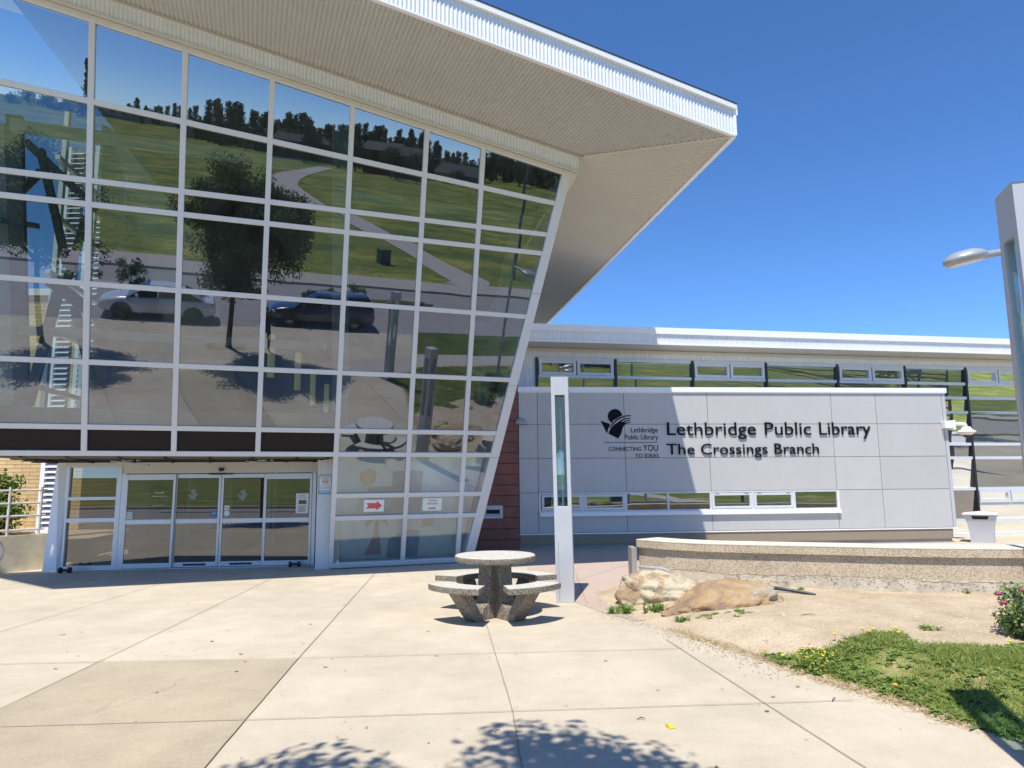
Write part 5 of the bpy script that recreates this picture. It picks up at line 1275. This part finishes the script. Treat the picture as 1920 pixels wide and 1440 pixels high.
# ------------------------------------------------------------------ pendant lamps in the hall
pend=[((-5.33,15.1),'long yellow pendant lamp hanging inside the hall, nearest the glass'),((-5.42,17.3),'second long yellow pendant lamp behind the glass, left of the short ones'),((-6.02,20.7),'third yellow pendant lamp inside the hall, second from the right'),((-6.22,23.0),'farthest and lowest looking yellow pendant lamp, beside the pale interior column')]
M['pend']=mat('pendant_shade',(.62,.55,.22),.5)
nt_=M['pend'].node_tree; b_=nt_.nodes['Principled BSDF']; b_.inputs['Emission Color'].default_value=(.80,.70,.30,1); b_.inputs['Emission Strength'].default_value=.22
first_p=None
for (x,y),lab in pend:
    if first_p is None:
        first_p=thing('pendant_lamp',lab,'lamp',(x,y,4.0),'pendant lamps inside the hall')
        k=MB(); k.lathe((x,y,4.0),[(.07,0),(.078,.01),(.078,.92),(.06,.95)],18); k.build('shade',M['pend'],first_p,smooth=True)
        k=MB(); k.tube([(x,y,4.95),(x,y,8.2)],.008,6); k.build('cord',M['black'],first_p)
    else: copy_tree(first_p,(x,y,4.0),lab)

# ------------------------------------------------------------------ cars
def car(name,label,front,rear,paint,rimm,wag=False,H=1.45):
    "front/rear ground points of the car's plaza-side"
    f=V(*front,0);r=V(*rear,0); d_=unit(f-r); L=np.linalg.norm(f-r); s=V(-d_[1],d_[0],0); 
    if s[1]>0: s=-s          # away from the plaza
    Wd=1.80; c=(f+r)/2+s*Wd/2
    t=thing(name,label,'car',tuple(c))
    P=lambda x,y,z:c+d_*x*L/2+s*y*Wd/2+V(0,0,z)
    st=[(-1.0,.42,.78,.80),(-.96,.30,.90,.90),(-.80,.22,.96,.98),(-.45,.20,.93,1.0),(0,.19,.90,1.0),(.40,.20,.88,1.0),(.62,.22,.86,.99),(.85,.24,.78,.95),(.96,.30,.68,.86),(1.0,.40,.58,.74)]
    if wag: st[1]=(-.97,.30,1.0,.90); st[2]=(-.80,.22,1.02,.98)
    k=MB(); vs=[];fs=[];prof_n=12
    for x,z0,z1,w_ in st:
        zm=(z0+z1)/2
        ring=[(-w_*.80,z0),(w_*.80,z0),(w_*.97,z0+.10),(w_*1.0,zm),(w_*.98,z1-.10),(w_*.90,z1-.02),(w_*.70,z1+.01),(0,z1+.03),(-w_*.70,z1+.01),(-w_*.90,z1-.02),(-w_*.98,z1-.10),(-w_*1.0,zm),(-w_*.97,z0+.10)]
        vs += [P(x,y,z) for y,z in ring]; prof_n=len(ring)
    for i in range(len(st)-1):
        for j in range(prof_n): fs.append((i*prof_n+j,i*prof_n+(j+1)%prof_n,(i+1)*prof_n+(j+1)%prof_n,(i+1)*prof_n+j))
    fs += [tuple(range(prof_n-1,-1,-1)),tuple(range((len(st)-1)*prof_n,len(st)*prof_n))]
    k.add(vs,fs); body=k.build('body',paint,t,smooth=True)
    # cabin: glass house then painted roof
    if wag: cab=[(-.93,.98,.0),(-.80,.99,.92),(-.1,.92,1.0),(.14,.90,.97),(.52,.86,.0)]; roof=[(-.82,.70),(-.5,.78),(-.1,.80),(.16,.74)]
    else: cab=[(-.80,.94,.0),(-.42,.92,.93),(-.1,.90,1.0),(.10,.90,.97),(.54,.87,.0)]; roof=[(-.44,.72),(-.1,.80),(.12,.74)]
    k=MB(); vs=[];fs=[]
    for x,zb,q in cab:
        zt=zb+(H-zb)*q+.004; wt=.90-.22*q
        vs += [P(x,-.90,zb),P(x,-wt,zt),P(x,wt,zt),P(x,.90,zb)]
    for i in range(len(cab)-1):
        for j in range(3): fs.append((4*i+j,4*i+j+1,4*i+4+j+1,4*i+4+j))
    k.add(vs,fs); k.build('window_glass',M['carglass'],t,smooth=True)
    k=MB(); vs=[];fs=[]
    for x,w_ in roof:
        q=1.0 if abs(x+.1)<.3 else .95; z=H+.012 if abs(x+.1)<.3 else H-.03
        vs += [P(x,-w_+.02,z-.05),P(x,-w_*.8,z),P(x,0,z+.02),P(x,w_*.8,z),P(x,w_-.02,z-.05)]
    for i in range(len(roof)-1):
        for j in range(4): fs.append((5*i+j,5*i+j+1,5*i+5+j+1,5*i+5+j))
    k.add(vs,fs); k.build('roof',paint,t,smooth=True)
    k=MB()
    for sd in (-1,1):
        for (x0,zb),(x1,q) in (((cab[-1][0],cab[-1][1]),(roof[-1][0],1)),((.02,.9),(-.02,1)),((cab[0][0],cab[0][1]),(roof[0][0],1))):
            k.tube([P(x0,sd*.90,zb),P(x1,sd*(.70),H-.03)],.035,6)
    k.build('pillar',paint,t)
    for sd in (-1,1):
        for x in (-.60,.62):
            k=MB(); ax=s*sd; c0=P(x,sd*.90,.32)
            k.lathe(c0,[(.20,-.10),(.31,-.10),(.33,-.06),(.33,.02),(.30,.06),(.22,.065)],24,axis=ax); wh=k.build('wheel',M['tyre'],t,smooth=True)
            k=MB(); k.lathe(c0,[(.03,.05),(.06,.072),(.08,.06)],12,axis=ax)
            for i in range(10):
                q=2*math.pi*i/10; u=d_*math.cos(q)+V(0,0,math.sin(q)); k.bar(c0+u*.05+ax*.060,c0+u*.22+ax*.055,np.cross(u,ax),.035,ax,-.01,.012)
            k.build('rim',rimm,wh)
            k=MB()
            vs=[];fs=[]
            for i in range(13):
                q=math.pi*i/12; vs += [P(x,sd*1.003,.30)+d_*.39*math.cos(q)+V(0,0,.39*math.sin(q)),P(x,sd*1.003,.30)]
            for i in range(12): fs.append((2*i,2*i+2,2*i+3,2*i+1))
            k.add(vs,fs); k.build('wheel_arch',M['black'],t)
    for sd in (-1,1):
        k=MB(); k.hexa([P(.93,sd*.86,.60),P(.985,sd*.60,.58),P(.985,sd*.60,.66),P(.93,sd*.86,.70),P(.90,sd*.92,.60),P(.97,sd*.66,.58),P(.97,sd*.66,.67),P(.90,sd*.92,.72)]); k.build('headlight',M['lens'] if False else M['tube'],t)
        k=MB(); k.hexa([P(-.99,sd*.55,.74),P(-.95,sd*.90,.76),P(-.95,sd*.90,.86),P(-.99,sd*.55,.84),P(-.97,sd*.55,.74),P(-.92,sd*.93,.76),P(-.92,sd*.93,.86),P(-.97,sd*.55,.84)]); k.build('tail_light',M['red'],t)
        k=MB(); k.lathe(P(.36,sd*1.07,.97),[(.02,-.06),(.07,-.04),(.08,0),(.06,.05),(.02,.07)],10); k.build('wing_mirror',paint,t,smooth=True)
    return t
car('parked_car','parked white sedan, mirrored in the glass left of the tree trunk',(-4.85,-5.78),(-.60,-4.70),M['whitecar'],M['rimdark'],False,1.40)
car('parked_car','parked dark blue estate car, mirrored in the glass right of the tree trunk',(1.45,-4.22),(5.85,-2.98),M['bluecar'],M['rim'],True,1.50)

# ------------------------------------------------------------------ utility box, far things
t=thing('utility_box','dark green utility cabinet standing in the field beside the gravel path','cabinet',(15.5,-21.1,0))
k=MB(); k.box((15.1,-21.5,-.05),(15.95,-20.8,1.0)); k.build('cabinet_body',M['green'],t,bevel=.02)
k=MB(); k.box((15.05,-21.55,1.0),(16.0,-20.75,1.06)); k.build('cabinet_lid',M['green'],t,bevel=.01)
for i,(x,y,r,lab) in enumerate(((9.6,-8.35,.5,'grey boulder on the grass tip of the median, larger one'),(11.2,-7.95,.35,'small grey boulder at the tip of the median'))): boulder('median_boulder',lab,(x,y,.1),(r,r*.7,r*.55),.3*i,M['plinth'],20+i,sub=3)
def pol(az,dist):
    x,y=math.sin(R_(az))*dist,-math.cos(R_(az))*dist; return V(x,y,fz(x,y))
# houses along the far edge of the field
def house(label,az,dist,wd,h,col,roofc,flatr=False):
    c=pol(az,dist); t=thing('far_house',label,'house',tuple(c),'buildings beyond the field'); tn=V(math.cos(R_(az)),math.sin(R_(az)),0); rn=unit(c)
    P=lambda a,b,z:c+tn*a+rn*b+V(0,0,z)
    k=MB(); k.hexa([P(-wd/2,0,-.2),P(wd/2,0,-.2),P(wd/2,8,-.2),P(-wd/2,8,-.2),P(-wd/2,0,h),P(wd/2,0,h),P(wd/2,8,h),P(-wd/2,8,h)]); k.build('wall',mat('house_wall',col,.8),t)
    k=MB()
    if flatr: k.hexa([P(-wd/2-.3,-.3,h),P(wd/2+.3,-.3,h),P(wd/2+.3,8.3,h),P(-wd/2-.3,8.3,h),P(-wd/2-.3,-.3,h+.5),P(wd/2+.3,-.3,h+.5),P(wd/2+.3,8.3,h+.5),P(-wd/2-.3,8.3,h+.5)])
    else: k.add([P(-wd/2-.4,-.5,h),P(wd/2+.4,-.5,h),P(wd/2+.4,8.5,h),P(-wd/2-.4,8.5,h),P(-wd/2+1.5,4,h+2.6),P(wd/2-1.5,4,h+2.6)],[(0,1,5,4),(1,2,5),(2,3,4,5),(3,0,4),(3,2,1,0)])
    k.build('roof',mat('house_roof',roofc,.9),t)
    for j in range(max(1,int(wd/4))):
        a=-wd/2+2+j*4; k=MB(); k.hexa([P(a-.7,-.06,h*.4),P(a+.7,-.06,h*.4),P(a+.7,.02,h*.4),P(a-.7,.02,h*.4),P(a-.7,-.06,h*.75),P(a+.7,-.06,h*.75),P(a+.7,.02,h*.75),P(a-.7,.02,h*.75)]); k.build('window',M['carglass'],t)
house('red barn like house beyond the field',28.9,205,15,5.2,(.30,.035,.03),(.10,.10,.11))
house('dark grey house right of the red house',31.2,200,13,4.6,(.10,.11,.13),(.08,.08,.085))
house('long grey roofed house beyond the field behind the gravel path bend',23.2,250,34,4.6,(.13,.125,.12),(.07,.07,.075))
house('long low white roofed school beyond the field at the left',11.4,320,46,5.2,(.30,.31,.32),(.62,.64,.66),True)
house('grey school block beyond the field beside the white roofed one',15.5,320,24,5.4,(.22,.23,.25),(.2,.21,.22),True)
house('tan house with a dark roof at the right end of the field',35.5,175,14,4.4,(.20,.17,.13),(.07,.07,.07))
house('grey house partly behind trees between the path and the school',19.6,280,26,4.8,(.16,.15,.145),(.08,.08,.085))
# distant trees: two kinds copied along the skyline
def fartree(kind,H):
    c=np.array([0,0,0.])
    if kind==0: pts=[V(rng.normal()*.02*H,rng.normal()*.02*H,z) for z in np.linspace(.08*H,H*.95,30)]; v,f=leafcloud(pts,50,[H*(.035+.10*math.sin(math.pi*min(.97,.15+.8*p[2]/H))) for p in pts],.045*H)
    else: pts=[p for p in crownpts((0,0,H*.58),(H*.36,H*.36,H*.42),34,.3)]; v,f=leafcloud(pts,36,.15*H,.06*H)
    return v,f
protos=[]
for kind,(nm,lab) in enumerate((('poplar_tree','dark slender poplar on the skyline beyond the field'),('round_tree','dark round headed tree on the skyline beyond the field'))):
    t=thing(nm,lab,'tree',tuple(pol(12,300)),'skyline trees beyond the field')
    v,f=fartree(kind,1.0); v=np.asarray(v)+pol(12,300); raw('crown',v,f,M['leafhaze'],t)
    k=MB(); k.tube([pol(12,300),pol(12,300)+V(0,0,.5)],[.03,.015],6); k.build('trunk',M['bark'],t); protos.append(t)
first=[True,True]
def put(kind,az,dist,H):
    o=protos[kind]
    if first[kind]: first[kind]=False
    else: o=copy_tree(o,(0,0,0))
    o.location=pol(az,dist); o.scale=(H,H,H); o.rotation_euler=(0,0,random.uniform(0,6))
r2=random.Random(3)
for az0,az1,n,d0,d1,h0,h1,kind in ((3,11,10,330,390,.2,.9,1),(9,14,12,300,350,.5,1.3,0),(14,22.5,44,270,320,.5,1.9,0),(17,24,16,255,300,.1,.8,1),(22,28,34,230,280,.5,1.7,0),(27.5,35,26,200,250,.5,1.6,0),(26,38,18,180,215,-.4,.4,1),(33,44,26,170,215,-.3,.9,1),(35,44,14,180,215,.3,1.1,0)):
    for i in range(n):
        az=az0+(az1-az0)*(i+r2.random())/n; D_=r2.uniform(d0,d1); H_=7.9-pol(az,D_)[2]+(D_+27)*math.tan(R_(r2.uniform(h0,h1))); put(kind,az,D_,max(H_,3))
# low hedges and far wood that read as one dark mass under the skyline
pts=[]
for i in range(900):
    az=r2.uniform(2,45); dd=370-az*3.0 if az<20 else (310-(az-20)*5.4); dd=max(dd,180)+r2.uniform(-8,12); q=pol(az,dd); q[2]+=r2.uniform(.05,1.0)*max(1.5,7.9-q[2]+(dd+27)*math.tan(R_(.1+.25*math.sin(az*2.3)))); pts.append(q)
v,f=leafcloud(pts,26,[.0045*np.hypot(p[0],p[1])+.35 for p in pts],.8); o=raw('far_wood',v,f,M['leafhaze']); tag(o,'dark band of hedges and scrub under the skyline trees','wood',kind='stuff')
t=thing('conifer_tree','pointed dark conifer standing above the skyline at the left of the glass','tree',tuple(pol(6.2,300)))
H=24;pts=[pol(6.2,300)+V(rng.normal()*.3,rng.normal()*.3,z) for z in np.linspace(1,H,40)]; v,f=leafcloud(pts,40,[max(.5,3.2*(1-(p[2])/(H+6))**1.3) for p in pts],.8); raw('crown',v,f,M['leafhaze'],t)
k=MB(); k.tube([pol(6.2,300),pol(6.2,300)+V(0,0,6)],[.4,.2],6); k.build('trunk',M['bark'],t)

# ------------------------------------------------------------------ the photographer (seen mirrored)
per=thing('person','person in dark clothes holding up a phone, mirrored in the glass beside the dark car','person',(0,-.42,0))
def skin(name,verts,edges,radii,m,parent,root=0):
    me=bpy.data.meshes.new(name); me.from_pydata(verts,edges,[]); ob=bpy.data.objects.new(name,me); COL.objects.link(ob)
    md=ob.modifiers.new('s','SKIN'); 
    for i,r in enumerate(radii): me.skin_vertices[0].data[i].radius=(r if hasattr(r,'__len__') else (r,r)); me.skin_vertices[0].data[i].use_root=(i==root)
    ob.modifiers.new('d','SUBSURF').levels=2
    dg=bpy.context.evaluated_depsgraph_get(); m2=bpy.data.meshes.new_from_object(ob.evaluated_get(dg)); bpy.data.objects.remove(ob); bpy.data.meshes.remove(me)
    for p in m2.polygons: p.use_smooth=True
    m2.materials.clear(); return link_mesh(name,m2,m,parent)
y=-.42
vv=[(0,y,.92),(0,y,1.12),(0,y+.0,1.34),(0,y+.01,1.44),(0,y+.03,1.52),(0,y+.04,1.64),(0,y+.03,1.72),
 (.18,y,1.38),(.24,y+.12,1.20),(.10,y+.30,1.48),(.07,y+.335,1.54),(-.18,y,1.38),(-.24,y+.12,1.20),(-.10,y+.30,1.48),(-.07,y+.335,1.54),
 (.10,y,.86),(.12,y+.02,.48),(.13,y-.01,.09),(.14,y+.13,.035),(-.10,y,.86),(-.12,y+.02,.48),(-.13,y-.01,.09),(-.14,y+.13,.035)]
ee=[(0,1),(1,2),(2,3),(3,4),(4,5),(5,6),(2,7),(7,8),(8,9),(9,10),(2,11),(11,12),(12,13),(13,14),(0,15),(15,16),(16,17),(17,18),(0,19),(19,20),(20,21),(21,22)]
rr=[(.16,.12),(.15,.11),(.17,.11),(.07,.07),(.055,.055),(.085,.10),(.07,.08),.065,.05,.036,.03,.065,.05,.036,.03,.09,.065,.045,.04,.09,.065,.045,.04]
skin('body',vv,ee,rr,M['cloth'],per)
k=MB(); k.lathe((0,y+.04,1.64),[(.02,-.115),(.06,-.10),(.078,-.03),(.08,.03),(.065,.09),(.02,.115)],18); k.build('head',M['skin'],per,smooth=True)
k=MB(); k.lathe((0,y+.015,1.66),[(.06,-.10),(.088,-.03),(.092,.04),(.07,.10),(.02,.118)],18); k.build('hair',M['hair'],per,smooth=True)
for sx in (-1,1):
    for i in range(4):
        k=MB(); b=V(sx*.066,y+.335,1.545); k.tube([b+V(0,0,-.012+.018*i),b+V(-sx*.012,.030,-.008+.018*i),b+V(-sx*.032,.036,-.006+.018*i)],[.009,.008,.007],7); k.build('finger',M['skin'],per,smooth=True)
ph=MB(); ph.box((-.072,y+.350,1.56),(.072,y+.358,1.635)); tag(ph.build('phone',M['black'],None,bevel=.003),'black phone held up in both hands of the person','phone')
